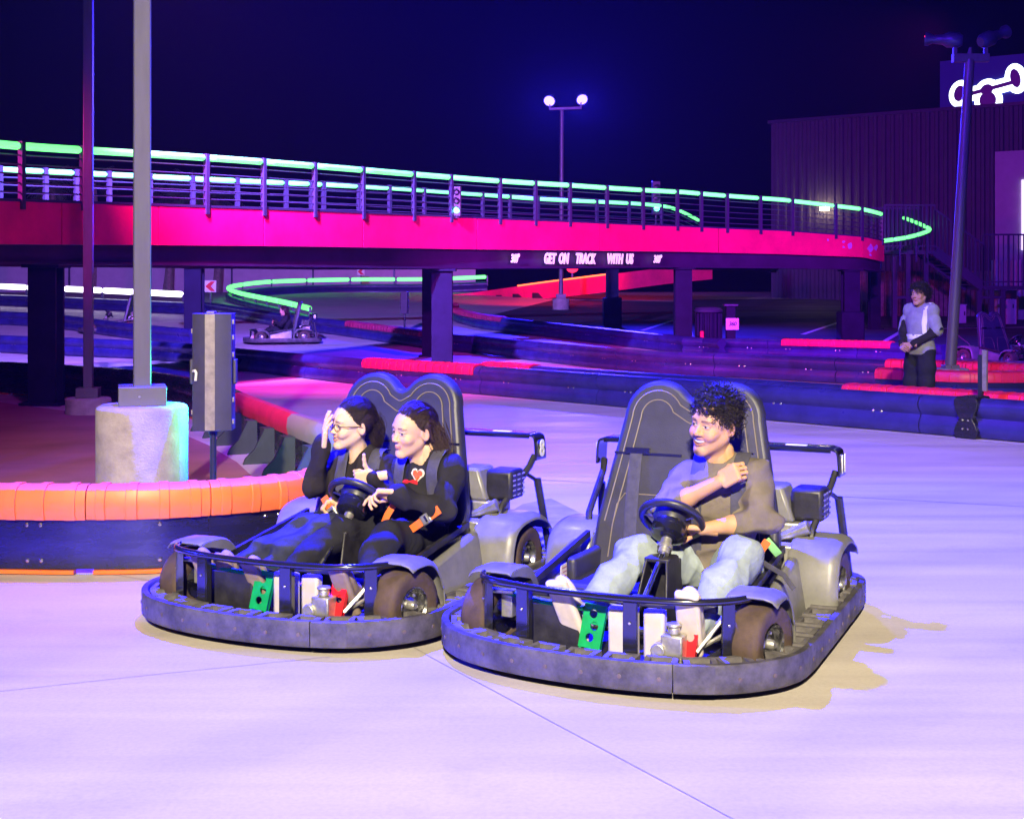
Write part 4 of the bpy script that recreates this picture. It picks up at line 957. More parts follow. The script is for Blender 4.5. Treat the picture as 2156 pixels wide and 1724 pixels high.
def make_kart(label, plate, strap_sides, group=None, loc=(0, 0), rz=R(-25)):
    K = thing('go_kart', label, 'go-kart', (loc[0], loc[1], 0), rz, group)
    ring = spline([(x, y, 0) for x, y in RINGP], 0.045)[:-1]; rs_ = arcpos(ring + [ring[0]])
    # bumper ring: front and rear length joined at a seam
    cl = ring + [ring[0]]
    seam = next(s_ for p, s_ in zip(cl, rs_) if p.x > 0.33 and p.y < 0)
    def lenpath(d0, d1):
        Lt = rs_[-1]
        if d1 <= Lt: return subpath(cl, rs_, d0, d1)
        return subpath(cl, rs_, d0, Lt)[:-1] + subpath(cl, rs_, 0, d1 - Lt)
    BP = [(-0.026, 0.036), (0.0, 0.034), (0.004, 0.040), (0.004, 0.134), (0.0, 0.141), (-0.024, 0.141), (-0.028, 0.136)]
    mb = MB(); mb.sweep(lenpath(seam, seam + rs_[-1] - 0.004), BP); mb.cur = 1
    d = 0.1
    while d < rs_[-1]:
        p, tg = along(cl, rs_, d); mb.lathe([(0.0085, 0.0), (0.0085, 0.003), (0.005, 0.004)], frame(p, tg) @ Matrix.Translation((0, -0.004, 0.085)) @ Matrix.Rotation(R(90), 4, 'X'), 8); d += 0.148
    mb.build('bumper_ring', [M['k_ring'], M['rust']], K)
    mb = MB(); mb.sweep(lenpath(seam + 0.004, seam + 0.15), [(0.0045, 0.037), (0.0085, 0.037), (0.0085, 0.139), (0.0045, 0.139)]); mb.build('seam_plate', M['k_ring'], K)
    mb = MB(); mb.sweep(ring, [(-0.20, 0.062), (-0.029, 0.062), (-0.029, 0.074), (-0.20, 0.074)], closed=True); mb.build('bumper_tray', M['k_frame'], K)
    # rubber blocks standing on the tray
    bk = MB(); L_, W_, H_ = 0.125, 0.115, 0.055; w_ = 0.022
    for c, d_ in (((0, -W_ / 2 + w_ / 2, H_ / 2), (L_, w_, H_)), ((0, W_ / 2 - w_ / 2, H_ / 2), (L_, w_, H_)), ((-L_ / 2 + w_ / 2, 0, H_ / 2), (w_, W_ - 2 * w_, H_)), ((L_ / 2 - w_ / 2, 0, H_ / 2), (w_, W_ - 2 * w_, H_))): bk.box(c, d_)
    bk.box((0, 0, 0.010), (L_ - 2 * w_ + 0.002, W_ - 2 * w_ + 0.002, 0.02))
    bk.cur = 1; bk.box((0, 0.008, 0.024), (0.055, 0.022, 0.008))
    bme = bk.mesh('bumper_block', [M['k_block'], M['alu']], 0)
    nb = 38
    for k in range(nb):
        p, tg = along(cl, rs_, (k + 0.5) * rs_[-1] / nb)
        linkmesh('bumper_block', bme, K, frame(p, tg) @ Matrix.Translation((0, 0.094, 0.075)))
    mb = MB(); mb.box((0, 0.36, 0.062), (0.86, 1.30, 0.016)); mb.build('floor_pan', M['k_frame'], K)
    mb = MB(); mb.box((0, 1.2, 0.07), (1.0, 0.5, 0.03)); mb.build('rear_pan', M['k_frame'], K)
    for sx in (-1, 1):
        mb = MB(); mb.tube([(sx * 0.40, -0.22, 0.10), (sx * 0.43, 0.1, 0.10), (sx * 0.44, 0.9, 0.10), (sx * 0.44, 1.35, 0.12)], 0.018, 8); mb.build('frame_rail', M['k_frame'], K)
    # front hoop
    HP = spline([(x_, y_ + 0.075, z_ - 0.018) for x_, y_, z_ in ((-0.575, 0.02, 0.345), (-0.585, -0.10, 0.348), (-0.545, -0.22, 0.35), (-0.44, -0.285, 0.35), (-0.2, -0.335, 0.35), (0.10, -0.345, 0.35), (0.36, -0.30, 0.35), (0.50, -0.20, 0.35), (0.555, -0.07, 0.348), (0.55, 0.02, 0.345))], 0.03)
    mb = MB(); mb.tube(HP, 0.0145, 10); hp = mb.build('front_hoop', M['k_black'], K)
    for x in (-0.545, -0.345, 0.135, 0.475):
        q = min([p for p in HP if p.y < 0.02], key=lambda p: abs(p.x - x)); i = HP.index(q); tt = (HP[i + 1] - HP[i - 1]).normalized()
        mb = MB(); Mx = frame(Vector((q.x, q.y, 0)), tt)
        mb.box((0, 0.004, 0.200), (0.055, 0.010, 0.252), Mx); mb.box((0.0265, 0.018, 0.200), (0.008, 0.03, 0.252), Mx); mb.box((0, 0.02, 0.08), (0.09, 0.06, 0.008), Mx); mb.cur = 1
        for z in (0.105, 0.24): mb.lathe([(0.007, 0), (0.007, 0.004)], Mx @ Matrix.Translation((0.0, -0.001, z)) @ Matrix.Rotation(R(90), 4, 'X'), 8)
        mb.build('post', [M['k_black'], M['bolt']], hp, bevel=0.002)
    # footwell boxes, pedals, brake cylinder
    mb = MB(); mb.box((-0.23, -0.13, 0.165), (0.22, 0.05, 0.17)); mb.build('foot_box', M['k_frame'], K, bevel=0.006)
    for cx, wd in ((0.065, 0.115), (0.195, 0.085)):
        mb = MB(); mb.box((cx, -0.155, 0.180), (wd, 0.05, 0.19)); mb.build('foot_pad', M['k_pale'], K, bevel=0.012)
    mb = MB(); mb.bar((-0.40, -0.10, 0.285), (0.42, -0.08, 0.28), 0.03, 0.03); mb.build('cross_bar', M['k_frame'], K, bevel=0.004)
    mb = MB(); mb.box((0.275, -0.20, 0.10), (0.15, 0.10, 0.02)); mb.box((0.285, -0.20, 0.155), (0.085, 0.07, 0.09)); mb.cyl((0.285, -0.20, 0.20), (0.285, -0.20, 0.228), 0.024, n=14); mb.cyl((0.285, -0.20, 0.228), (0.285, -0.20, 0.242), 0.030, n=14); mb.cyl((0.235, -0.25, 0.14), (0.235, -0.16, 0.14), 0.030, n=12)
    mb.build('brake_cylinder', M['alu'], K, bevel=0.006)
    for cx, mt, nm, hn, ww in ((-0.060, 'k_green', 'throttle_pedal', 3, 0.092), (0.330, 'k_red', 'brake_pedal', 2, 0.075)):
        hh = 0.17
        Mx = Matrix.Translation((cx, -0.165, 0.185)) @ Matrix.Rotation(R(90 - 12), 4, 'X') @ Matrix.Rotation(R(-6), 4, 'Z')
        pd = curve_plate([(-ww / 2, -hh / 2), (ww / 2, -hh / 2), (ww / 2, hh / 2), (-ww / 2, hh / 2)], [circ((0.008 if k % 2 else -0.004), hh * (0.28 - 0.27 * k), 0.017) for k in range(hn)], 0.007, nm, M[mt], K, Mx)
        mb = MB()
        for e in (-0.42, 0.42): mb.bar((e * ww, -hh / 2 - 0.045, -0.012), (e * ww, hh / 2 * 0.9, -0.012), 0.010, 0.022, (0, 0, 1))
        mb.bar((-0.42 * ww, hh * 0.08, -0.014), (0.42 * ww, hh * 0.08, -0.014), 0.012, 0.02); mb.build('pedal_arm', M[mt], pd)
    mb = MB(); mb.tube([(-0.10, -0.155, 0.25), (-0.28, -0.15, 0.258), (-0.46, -0.10, 0.265)], 0.011, 8); mb.build('throttle_rod', M['k_green'], K)
    mb = MB(); mb.box((-0.47, -0.10, 0.275), (0.10, 0.06, 0.02)); mb.box((-0.47, -0.06, 0.21), (0.05, 0.05, 0.10)); mb.build('steering_knuckle', M['alu'], K, bevel=0.004)
    mb = MB(); mb.tube([(-0.48, -0.02, 0.15), (0.48, -0.02, 0.15)], 0.016, 8); mb.build('front_axle', M['k_frame'], K)
    mb = MB(); mb.tube([(0.36, -0.16, 0.13), (0.44, -0.06, 0.25), (0.47, -0.03, 0.27)], 0.010, 6); mb.tube([(0.34, -0.12, 0.12), (0.46, -0.10, 0.20)], 0.008, 6); mb.build('brake_line', M['alu'], K)
    mb = MB(); mb.tube([(-0.62, 1.08, 0.16), (0.62, 1.08, 0.16)], 0.02, 8); mb.build('rear_axle', M['k_frame'], K)
    for sx in (-1, 1):
        wheel_part(K, sx * 0.565, 0.0, 0.152, 0.135, sx); wheel_part(K, sx * 0.60, 1.08, 0.163, 0.150, sx)
        # front fender
        pr = [(-0.085, 0.330), (-0.075, 0.334), (-0.055, 0.338), (-0.02, 0.341), (0.07, 0.337), (0.14, 0.310), (0.195, 0.25), (0.225, 0.17), (0.235, 0.075)]
        pr = [(p.x, p.y) for p in spline([(a, b, 0) for a, b in pr], 0.02)]
        xs = [(0.455, 0.0), (0.47, 0.006), (0.52, 0.008), (0.60, 0.006), (0.632, -0.004), (0.652, -0.026)]
        ctr = (0.0, 0.15)
        G = [[(sx * x, ctr[0] + (y - ctr[0]) * (1 + dz * 4), z + dz if z > 0.2 else z) for x, dz in xs] for y, z in pr]
        fd = smoothsheet(G, 'front_fender', M['k_grey'], K)
        poly = [(y, z) for y, z in pr] + [(0.205, 0.075), (0.185, 0.20), (0.12, 0.28), (0.0, 0.312), (-0.07, 0.322)]
        mb = MB(); mb.add([(sx * 0.452, y, z) for y, z in poly] + [(sx * 0.460, y, z) for y, z in poly], [tuple(range(len(poly))), tuple(range(len(poly), 2 * len(poly)))[::-1]] + [(i, (i + 1) % len(poly), len(poly) + (i + 1) % len(poly), len(poly) + i) for i in range(len(poly))]); mb.build('fender_web', M['k_grey'], fd)
        mb = MB(); mb.box((sx * 0.56, 0.240, 0.085), (0.10, 0.02, 0.05)); mb.build('fender_stay', M['k_frame'], fd)
        # rear fender
        pr = [(0.80, 0.075), (0.815, 0.20), (0.845, 0.295), (0.885, 0.345), (0.96, 0.372), (1.08, 0.382), (1.18, 0.368), (1.27, 0.325), (1.31, 0.275)]
        pr = [(p.x, p.y) for p in spline([(a, b, 0) for a, b in pr], 0.025)]
        xs = [(0.47, 0.0), (0.485, 0.006), (0.57, 0.008), (0.65, 0.006), (0.682, -0.004), (0.695, -0.030)]
        G = [[(sx * x, y - dz * 0.9 * min(1, max(0, (0.92 - y) / 0.13)), z + dz * min(1, max(0, (z - 0.24) / 0.12))) for x, dz in xs] for y, z in pr]
        fd = smoothsheet(G, 'rear_fender', M['k_grey'], K)
        poly = [(y, z) for y, z in pr] + [(1.28, 0.26), (1.20, 0.32), (1.08, 0.345), (0.95, 0.32), (0.88, 0.20), (0.87, 0.075)]
        mb = MB(); mb.add([(sx * 0.466, y, z) for y, z in poly] + [(sx * 0.474, y, z) for y, z in poly], [tuple(range(len(poly))), tuple(range(len(poly), 2 * len(poly)))[::-1]] + [(i, (i + 1) % len(poly), len(poly) + (i + 1) % len(poly), len(poly) + i) for i in range(len(poly))]); mb.build('fender_web', M['k_grey'], fd)
        # side panel
        o8 = [(0.565, 0.215, 0.085), (0.575, 0.78, 0.085), (0.530, 0.215, 0.225), (0.535, 0.78, 0.335), (0.470, 0.215, 0.085), (0.470, 0.78, 0.085), (0.490, 0.215, 0.232), (0.490, 0.78, 0.342)]
        mb = MB(); mb.add([(sx * a, b, c) for a, b, c in o8], [(0, 1, 3, 2), (2, 3, 7, 6), (6, 7, 5, 4), (4, 5, 1, 0), (0, 2, 6, 4), (1, 5, 7, 3)]); sp_ = mb.build('side_panel', M['k_grey'], K, bevel=0.016)
        mb = MB(); mb.bar((sx * 0.462, 0.0, 0.235), (sx * 0.462, 0.80, 0.36), 0.02, 0.03); mb.build('panel_rail', M['k_frame'], sp_)
        if sx < 0:
            mb = MB(); mb.box((-0.4665, 0.53, 0.215), (0.003, 0.105, 0.105)); stk = mb.build('warning_label', M['sticker'], sp_)
            for k in range(5):
                mb = MB(); mb.box((-0.4645, 0.53 + 0.004 * (k % 2), 0.252 - 0.019 * k), (0.001, 0.085 - 0.012 * (k % 3), 0.006)); mb.build('print_line', M['print'], stk)
    # seat: double back, base, piping
    ol = seat_outline(); mb = MB(); nn = len(ol)
    fr = [(x, seat_y(z), z) for x, z in ol]; bk_ = [(x * 0.99, seat_y(z) + 0.085, z) for x, z in ol]
    mb.add(fr + bk_, [tuple(range(nn)), tuple(range(nn, 2 * nn))[::-1]] + [(i, (i + 1) % nn, nn + (i + 1) % nn, nn + i) for i in range(nn)])
    se = mb.build('seat_back', M['seat'], K, bevel=0.022, seg=3)
    for off in (0.045, 0.088):
        q = seat_outline(off)[1:-1]; mb = MB(); mb.tube([(x, seat_y(z) - 0.0015, z) for x, z in q], 0.0030, 6); mb.build('piping', M['piping'], se)
    for cx in (-0.2, 0.2):
        q = [(cx - 0.16, 0.26), (cx - 0.15, 0.40), (cx - 0.135, 0.50), (cx - 0.10, 0.55), (cx + 0.10, 0.55), (cx + 0.135, 0.50), (cx + 0.15, 0.40), (cx + 0.16, 0.26)]
        mb = MB(); mb.tube([(x, seat_y(z) - 0.0015, z) for x, z in q], 0.0030, 6); mb.build('piping', M['piping'], se)
        mb = MB(); zc = 0.735; mb.box((cx, seat_y(zc) - 0.001, zc), (0.33, 0.012, 0.010)); mb.box((cx - 0.05, seat_y(zc) - 0.004, zc + 0.012), (0.12, 0.016, 0.03)); mb.build('belt_slot', M['k_black'], se)
    mb = MB(); mb.box((0, 0.60, 0.165), (0.86, 0.46, 0.10)); mb.build('seat_base', M['seat'], K, bevel=0.03, seg=3)
    for sx in (-1, 0, 1):
        mb = MB(); mb.box((sx * 0.42, 0.66, 0.235), (0.05, 0.36, 0.14 if sx else 0.07)); mb.build('bolster', M['seat'], K, bevel=0.02, seg=3)
    # steering
    nrm = Vector((0, 0.68, 0.733)); c = Vector((0.08, 0.40, 0.525)); q = nrm.to_track_quat('Z', 'Y').to_matrix().to_4x4(); SM = Matrix.Translation(c) @ q
    mb = MB(); mb.tube([tuple(SM @ Vector((0.128 * math.cos(a), 0.128 * math.sin(a), 0))) for a in np.linspace(0, 2 * math.pi, 32, endpoint=False)], 0.0175, 10, closed=True)
    sw = mb.build('steering_wheel', M['steer'], K)
    mb = MB(); mb.lathe([(0.05, 0.055), (0.078, 0.045), (0.082, 0.0), (0.07, -0.035), (0.04, -0.05)], SM, 24); mb.build('hub_cover', M['steer'], sw, bevel=0)
    mb = MB(); mb.lathe([(0.07, -0.02), (0.078, -0.045), (0.072, -0.085), (0.045, -0.10)], SM, 20); mb.build('column_boss', M['k_black'], sw)
    for a in (0.3, math.pi - 0.3, 1.5 * math.pi):
        mb = MB(); mb.bar(SM @ Vector((0.07 * math.cos(a), 0.07 * math.sin(a), -0.01)), SM @ Vector((0.13 * math.cos(a), 0.13 * math.sin(a), 0)), 0.03, 0.008); mb.build('spoke', M['k_black'], sw)
    e = c - nrm * 0.10; f = Vector((0.055, 0.10, 0.235)); g = Vector((0.03, -0.08, 0.15))
    mb = MB(); mb.cyl(e, e - nrm * 0.07, 0.024, n=14); mb.cyl(e - nrm * 0.03, e - nrm * 0.045, 0.033, n=14); mb.build('universal_joint', M['alu'], K)
    mb = MB(); mb.cyl(e - nrm * 0.06, f, 0.0125, n=12); mb.cyl(f, g, 0.0125, n=12); mb.build('steering_column', M['rim'], K)
    mb = MB(); mb.box((f.x, f.y - 0.01, f.z + 0.01), (0.09, 0.05, 0.035)); mb.cur = 1
    for a in (-0.028, 0.028): mb.lathe([(0.011, 0), (0.011, 0.008)], Matrix.Translation((f.x + a, f.y - 0.036, f.z + 0.012)) @ Matrix.Rotation(R(90), 4, 'X'), 10)
    mb.build('column_clamp', [M['k_frame'], M['bolt']], K, bevel=0.005)
    mb = MB()
    for sx in (-1, 1):
        mb.add([(0.065 + sx * a, b_, z) for a, b_, z in ((0.085, 0.12, 0.09), (0.085, 0.40, 0.09), (0.06, 0.36, 0.385), (0.05, 0.24, 0.385), (0.072, 0.12, 0.09), (0.072, 0.40, 0.09), (0.047, 0.36, 0.385), (0.037, 0.24, 0.385))],
               [(0, 1, 2, 3), (7, 6, 5, 4), (0, 3, 7, 4), (1, 5, 6, 2), (3, 2, 6, 7), (0, 4, 5, 1)])
    mb.box((0.065, 0.30, 0.378), (0.11, 0.12, 0.02)); mb.box((0.065, 0.37, 0.24), (0.13, 0.02, 0.26)); mb.build('column_fairing', M['k_frame'], K, bevel=0.006)
    # engine behind the seat
    mb = MB(); mb.box((0.45, 1.12, 0.30), (0.30, 0.26, 0.08)); mb.build('engine_deck', M['k_frame'], K, bevel=0.006)
    mb = MB(); mb.add([(0.28, 1.02, 0.44), (0.46, 1.02, 0.44), (0.46, 1.24, 0.44), (0.28, 1.24, 0.44), (0.28, 1.04, 0.60), (0.40, 1.04, 0.60), (0.40, 1.22, 0.60), (0.28, 1.22, 0.60)], [(0, 3, 2, 1), (4, 5, 6, 7), (0, 1, 5, 4), (1, 2, 6, 5), (2, 3, 7, 6), (3, 0, 4, 7)]); mb.build('engine_cowl', M['k_grey'], K, bevel=0.015)
    mb = MB(); mb.box((0.36, 1.13, 0.39), (0.26, 0.22, 0.10)); mb.build('engine_block', M['alu'], K, bevel=0.01)
    mb = MB(); mb.box((0.51, 1.13, 0.52), (0.15, 0.16, 0.15)); en = mb.build('exhaust_guard', M['k_frame'], K, bevel=0.02)
    for k in range(5):
        for j in range(3):
            mb = MB(); mb.box((0.5865, 1.075 + 0.055 * j, 0.47 + 0.025 * k), (0.003, 0.036, 0.009)); mb.build('vent_slot', M['rim'], en)
    mb = MB(); mb.tube([(0.34, 1.0, 0.36), (0.44, 0.99, 0.39), (0.53, 1.0, 0.43)], 0.026, 10, rs=[0.016, 0.022, 0.034]); mb.build('exhaust_pipe', M['alu'], K)
    mb = MB(); mb.box((0.43, 0.93, 0.27), (0.10, 0.10, 0.18)); mb.cyl((0.485, 0.93, 0.25), (0.50, 0.93, 0.25), 0.03, n=12); mb.cyl((0.485, 0.90, 0.33), (0.50, 0.90, 0.33), 0.02, n=12); mb.build('seat_mount', M['alu'], K, bevel=0.008)
    # rear bar with number plates, standing over the rear axle
    by = 1.35; bx_ = 0.60; bz_ = 0.752
    mb = MB(); mb.box((0, by, bz_), (2 * bx_ - 0.06, 0.115, 0.018)); nbp = mb.build('rear_bar', M['k_black'], K, bevel=0.007)
    mb = MB(); mb.tube([(-bx_ + 0.03, by - 0.06, bz_ - 0.006), (bx_ - 0.03, by - 0.06, bz_ - 0.006)], 0.013, 8); mb.build('bar_tube', M['k_black'], nbp)
    mb = MB(); mb.box((0.40, by - 0.02, bz_ + 0.0105), (0.10, 0.03, 0.003)); mb.build('bar_label', M['white'], nbp)
    for sx in (-1, 1):
        pts = spline([(sx * (bx_ - 0.035), 0, bz_), (sx * (bx_ - 0.008), 0, bz_ - 0.008), (sx * (bx_ + 0.004), 0, bz_ - 0.03), (sx * (bx_ + 0.010), 0, bz_ - 0.115), (sx * (bx_ + 0.010), 0, bz_ - 0.13)], 0.015)
        G = [[(p.x, y, p.z) for y in (by - 0.064, by - 0.056, by + 0.056, by + 0.064)] for p in pts]
        pe = smoothsheet(G, 'number_plate', M['k_black'], nbp, 0.012)
        me = text_mesh(plate, 0.15, 0.002, 0, 0.004); me.materials.clear(); me.materials.append(M['white'])
        linkmesh('number', me, pe, Matrix.Translation((sx * (bx_ + 0.0195), by, bz_ - 0.075)) @ Matrix.Rotation(R(90) * sx, 4, 'Z') @ Matrix.Rotation(R(90), 4, 'X') @ Matrix.Scale(0.8, 4))
        mb = MB(); mb.tube([(sx * 0.585, by - 0.02, bz_ - 0.11), (sx * 0.575, by - 0.06, bz_ - 0.16), (sx * 0.545, 1.02, 0.42), (sx * 0.54, 1.0, 0.37)], 0.017, 8); mb.build('strut', M['k_frame'], nbp)
        mb = MB(); mb.tube([(sx * 0.565, by - 0.10, bz_ - 0.19), (sx * 0.60, by - 0.02, bz_ - 0.24)], 0.010, 6); mb.tube([(sx * 0.60, by - 0.02, bz_ - 0.23), (sx * 0.63, 1.42, 0.14)], 0.020, 8); mb.build('strut', M['k_frame'], nbp)
    return K

# ------------------------------------------------------------------ people: signed distance fields meshed by surface nets
def V3(p): return np.array([float(p[0]), float(p[1]), float(p[2])])
class Field:
    def __init__(s, lo, hi, h):
        s.h = h; s.lo = V3(lo); n = np.ceil((V3(hi) - s.lo) / h).astype(int) + 1
        s.ax = [s.lo[i] + h * np.arange(n[i]) for i in range(3)]
        s.d = np.full(n, 0.06, dtype=np.float32)
    def sub(s, lo, hi):
        sl = []; ax = []
        for i in range(3):
            a = max(0, int((lo[i] - s.lo[i]) / s.h)); b = min(len(s.ax[i]), int((hi[i] - s.lo[i]) / s.h) + 2)
            if b <= a: return None, None
            sl.append(slice(a, b)); ax.append(s.ax[i][a:b])
        return tuple(sl), (ax[0][:, None, None], ax[1][None, :, None], ax[2][None, None, :])
    def comb(s, sl, nd, k, op):
        old = s.d[sl]
        if op == 'u':
            h = np.clip(0.5 + 0.5 * (old - nd) / k, 0, 1); s.d[sl] = old + (nd - old) * h - k * h * (1 - h)
        else:
            h = np.clip(0.5 - 0.5 * (old + nd) / k, 0, 1); s.d[sl] = old + (-nd - old) * h + k * h * (1 - h)
    def cap(s, a, b, ra, rb=None, k=0.02, op='u', flat=None):
        a, b = V3(a), V3(b); rb = ra if rb is None else rb; m = max(ra, rb) + 0.05
        sl, G = s.sub(np.minimum(a, b) - m, np.maximum(a, b) + m)
        if sl is None: return
        d = b - a; L2 = max(float(d @ d), 1e-9)
        t = np.clip(((G[0] - a[0]) * d[0] + (G[1] - a[1]) * d[1] + (G[2] - a[2]) * d[2]) / L2, 0, 1)
        q = np.sqrt((G[0] - a[0] - t * d[0]) ** 2 + (G[1] - a[1] - t * d[1]) ** 2 + (G[2] - a[2] - t * d[2]) ** 2)
        s.comb(sl, q - (ra + (rb - ra) * t), k, op)
    def ell(s, c, r, Rm=None, k=0.02, op='u'):
        c, r = V3(c), V3(r); m = r.max() + 0.05
        sl, G = s.sub(c - m, c + m)
        if sl is None: return
        x, y, z = G[0] - c[0], G[1] - c[1], G[2] - c[2]
        if Rm is not None:
            A = np.array(Rm.to_3x3()).T
            x, y, z = A[0, 0] * x + A[0, 1] * y + A[0, 2] * z, A[1, 0] * x + A[1, 1] * y + A[1, 2] * z, A[2, 0] * x + A[2, 1] * y + A[2, 2] * z
        k0 = np.sqrt((x / r[0]) ** 2 + (y / r[1]) ** 2 + (z / r[2]) ** 2); k1 = np.sqrt((x / r[0] ** 2) ** 2 + (y / r[1] ** 2) ** 2 + (z / r[2] ** 2) ** 2) + 1e-9
        s.comb(sl, k0 * (k0 - 1) / k1, k, op)
    def rbox(s, c, hf, rad, Rm=None, k=0.02, op='u'):
        c, hf = V3(c), V3(hf); m = np.linalg.norm(hf) + rad + 0.04
        sl, G = s.sub(c - m, c + m)
        if sl is None: return
        x, y, z = G[0] - c[0], G[1] - c[1], G[2] - c[2]
        if Rm is not None:
            A = np.array(Rm.to_3x3()).T
            x, y, z = A[0, 0] * x + A[0, 1] * y + A[0, 2] * z, A[1, 0] * x + A[1, 1] * y + A[1, 2] * z, A[2, 0] * x + A[2, 1] * y + A[2, 2] * z
        qx, qy, qz = np.abs(x) - hf[0] + rad, np.abs(y) - hf[1] + rad, np.abs(z) - hf[2] + rad
        s.comb(sl, np.sqrt(np.maximum(qx, 0) ** 2 + np.maximum(qy, 0) ** 2 + np.maximum(qz, 0) ** 2) + np.minimum(np.maximum(qx, np.maximum(qy, qz)), 0) - rad, k, op)
    def chain(s, pts, rs, k=0.02):
        for a, b, ra, rb in zip(pts, pts[1:], rs, rs[1:]): s.cap(a, b, ra, rb, k)
    def half(s, p, n):
        """cut away the side n points to"""
        p, n = V3(p), V3(n); n = n / np.linalg.norm(n)
        nd = (s.ax[0][:, None, None] - p[0]) * n[0] + (s.ax[1][None, :, None] - p[1]) * n[1] + (s.ax[2][None, None, :] - p[2]) * n[2]
        s.d = np.maximum(s.d, nd.astype(np.float32))
    def cutcap(s, a, b, r):
        s.cap(a, b, r, r, 0.004, 's')
    def folds(s, amp, scale, seed, n=4, dirs=None):
        rn = np.random.RandomState(seed); f = 0
        for i in range(n):
            kx = rn.normal(size=3); kx *= scale * rn.uniform(0.5, 1.6) / np.linalg.norm(kx); ph = rn.uniform(0, 6.28)
            w1 = rn.normal(size=3) * scale * 0.3
            wob = 0.8 * np.sin(s.ax[0][:, None, None] * w1[0] + s.ax[1][None, :, None] * w1[1] + s.ax[2][None, None, :] * w1[2] + ph)
            f = f + np.abs(np.sin(0.5 * (s.ax[0][:, None, None] * kx[0] + s.ax[1][None, :, None] * kx[1] + s.ax[2][None, None, :] * kx[2]) + ph + wob))
        s.d = (s.d + (amp * (f / n - 0.62) * 2.2)).astype(np.float32)
    def mesh(s):
        d = s.d; sg = d < 0; n = np.array(d.shape)
        c = np.zeros(n - 1, dtype=np.int8)
        for i in (0, 1):
            for j in (0, 1):
                for k in (0, 1): c += sg[i:n[0] - 1 + i, j:n[1] - 1 + j, k:n[2] - 1 + k]
        act = np.argwhere((c > 0) & (c < 8))
        if len(act) == 0: return np.zeros((0, 3)), np.zeros((0, 4), int)
        vals = {}
        for i in (0, 1):
            for j in (0, 1):
                for k in (0, 1): vals[(i, j, k)] = d[act[:, 0] + i, act[:, 1] + j, act[:, 2] + k]
        acc = np.zeros((len(act), 3)); cnt = np.zeros(len(act))
        cor = list(vals)
        for a in cor:
            for b in cor:
                if sum(abs(x - y) for x, y in zip(a, b)) == 1 and a < b:
                    m = (vals[a] < 0) != (vals[b] < 0); t = np.where(m, vals[a] / np.where(m, vals[a] - vals[b], 1), 0)
                    for ax_ in range(3): acc[:, ax_] += np.where(m, a[ax_] + t * (b[ax_] - a[ax_]), 0)
                    cnt += m
        V = s.lo + s.h * (act + acc / cnt[:, None])
        idx = np.full(n - 1, -1, dtype=np.int64); idx[act[:, 0], act[:, 1], act[:, 2]] = np.arange(len(act))
        Q = []
        for ax_ in range(3):
            sl0 = [slice(None)] * 3; sl1 = [slice(None)] * 3; sl0[ax_] = slice(0, -1); sl1[ax_] = slice(1, None)
            e = np.argwhere(sg[tuple(sl0)] != sg[tuple(sl1)])
            u, v_ = (ax_ + 1) % 3, (ax_ + 2) % 3
            ok = (e[:, u] > 0) & (e[:, v_] > 0) & (e[:, u] < n[u] - 1) & (e[:, v_] < n[v_] - 1); e = e[ok]
            inside = sg[e[:, 0], e[:, 1], e[:, 2]]
            def ci(du, dv):
                q = e.copy(); q[:, u] -= du; q[:, v_] -= dv; return idx[q[:, 0], q[:, 1], q[:, 2]]
            f = np.stack([ci(1, 1), ci(0, 1), ci(0, 0), ci(1, 0)], 1); f[~inside] = f[~inside][:, ::-1]
            Q.append(f)
        Q = np.concatenate(Q); Q = Q[(Q >= 0).all(1)]
        return V, Q
def np_obj(name, chunks, mt, parent, origin=(0, 0, 0)):
    """chunks: list of (V, Q, colour or None) joined into one mesh"""
    Vs, Qs, Cs = [], [], []; b = 0
    for V, Q, C in chunks:
        Vs.append(V - V3(origin)); Qs.append(Q + b); b += len(V); Cs.append(C if C is not None else np.ones((len(V), 3)))
    V, Q, C = np.concatenate(Vs), np.concatenate(Qs), np.concatenate(Cs)
    me = bpy.data.meshes.new(name); me.vertices.add(len(V)); me.vertices.foreach_set('co', V.astype(np.float32).ravel())
    me.loops.add(len(Q) * 4); me.loops.foreach_set('vertex_index', Q.astype(np.int32).ravel()); me.polygons.add(len(Q))
    me.polygons.foreach_set('loop_start', np.arange(0, len(Q) * 4, 4, dtype=np.int32)); me.update(calc_edges=True); me.validate()
    ca = me.color_attributes.new('Col', 'FLOAT_COLOR', 'POINT'); ca.data.foreach_set('color', np.concatenate([C, np.ones((len(C), 1))], 1).astype(np.float32).ravel())
    me.materials.append(mt); me.shade_smooth()
    return linkmesh(name, me, parent)
def xf(V, Mx):
    A = np.array(Mx); return V @ A[:3, :3].T + A[:3, 3]
def skin_material(name):
    m = mat(name, (1, 1, 1), 0.56, 0, 0.3, attr='Col', var=0.07, vscale=70, bump=0.15, bscale=160)
    b = m.node_tree.nodes['Principled BSDF']; b.inputs['Subsurface Weight'].default_value = 0.06; b.inputs['Subsurface Radius'].default_value = (0.012, 0.005, 0.003); b.inputs['Subsurface Scale'].default_value = 0.6
    return m
M['skin'] = skin_material('skin')
def hair_material(name, c, c2, st):
    return mat(name, c, 0.50, 0, 0.4, col2=c2, vscale=30, bump=0.7, bscale=40, stretch=st)
M['hair_curl'] = hair_material('hair_dark_curls', (0.022, 0.014, 0.010), (0.010, 0.007, 0.006), (1, 1, 1))
M['hair_a'] = hair_material('hair_dark_brown', (0.040, 0.020, 0.012), (0.008, 0.005, 0.004), (7, 0.7, 5))
M['hair_b'] = hair_material('hair_brown', (0.055, 0.024, 0.012), (0.010, 0.005, 0.004), (7, 0.7, 5))
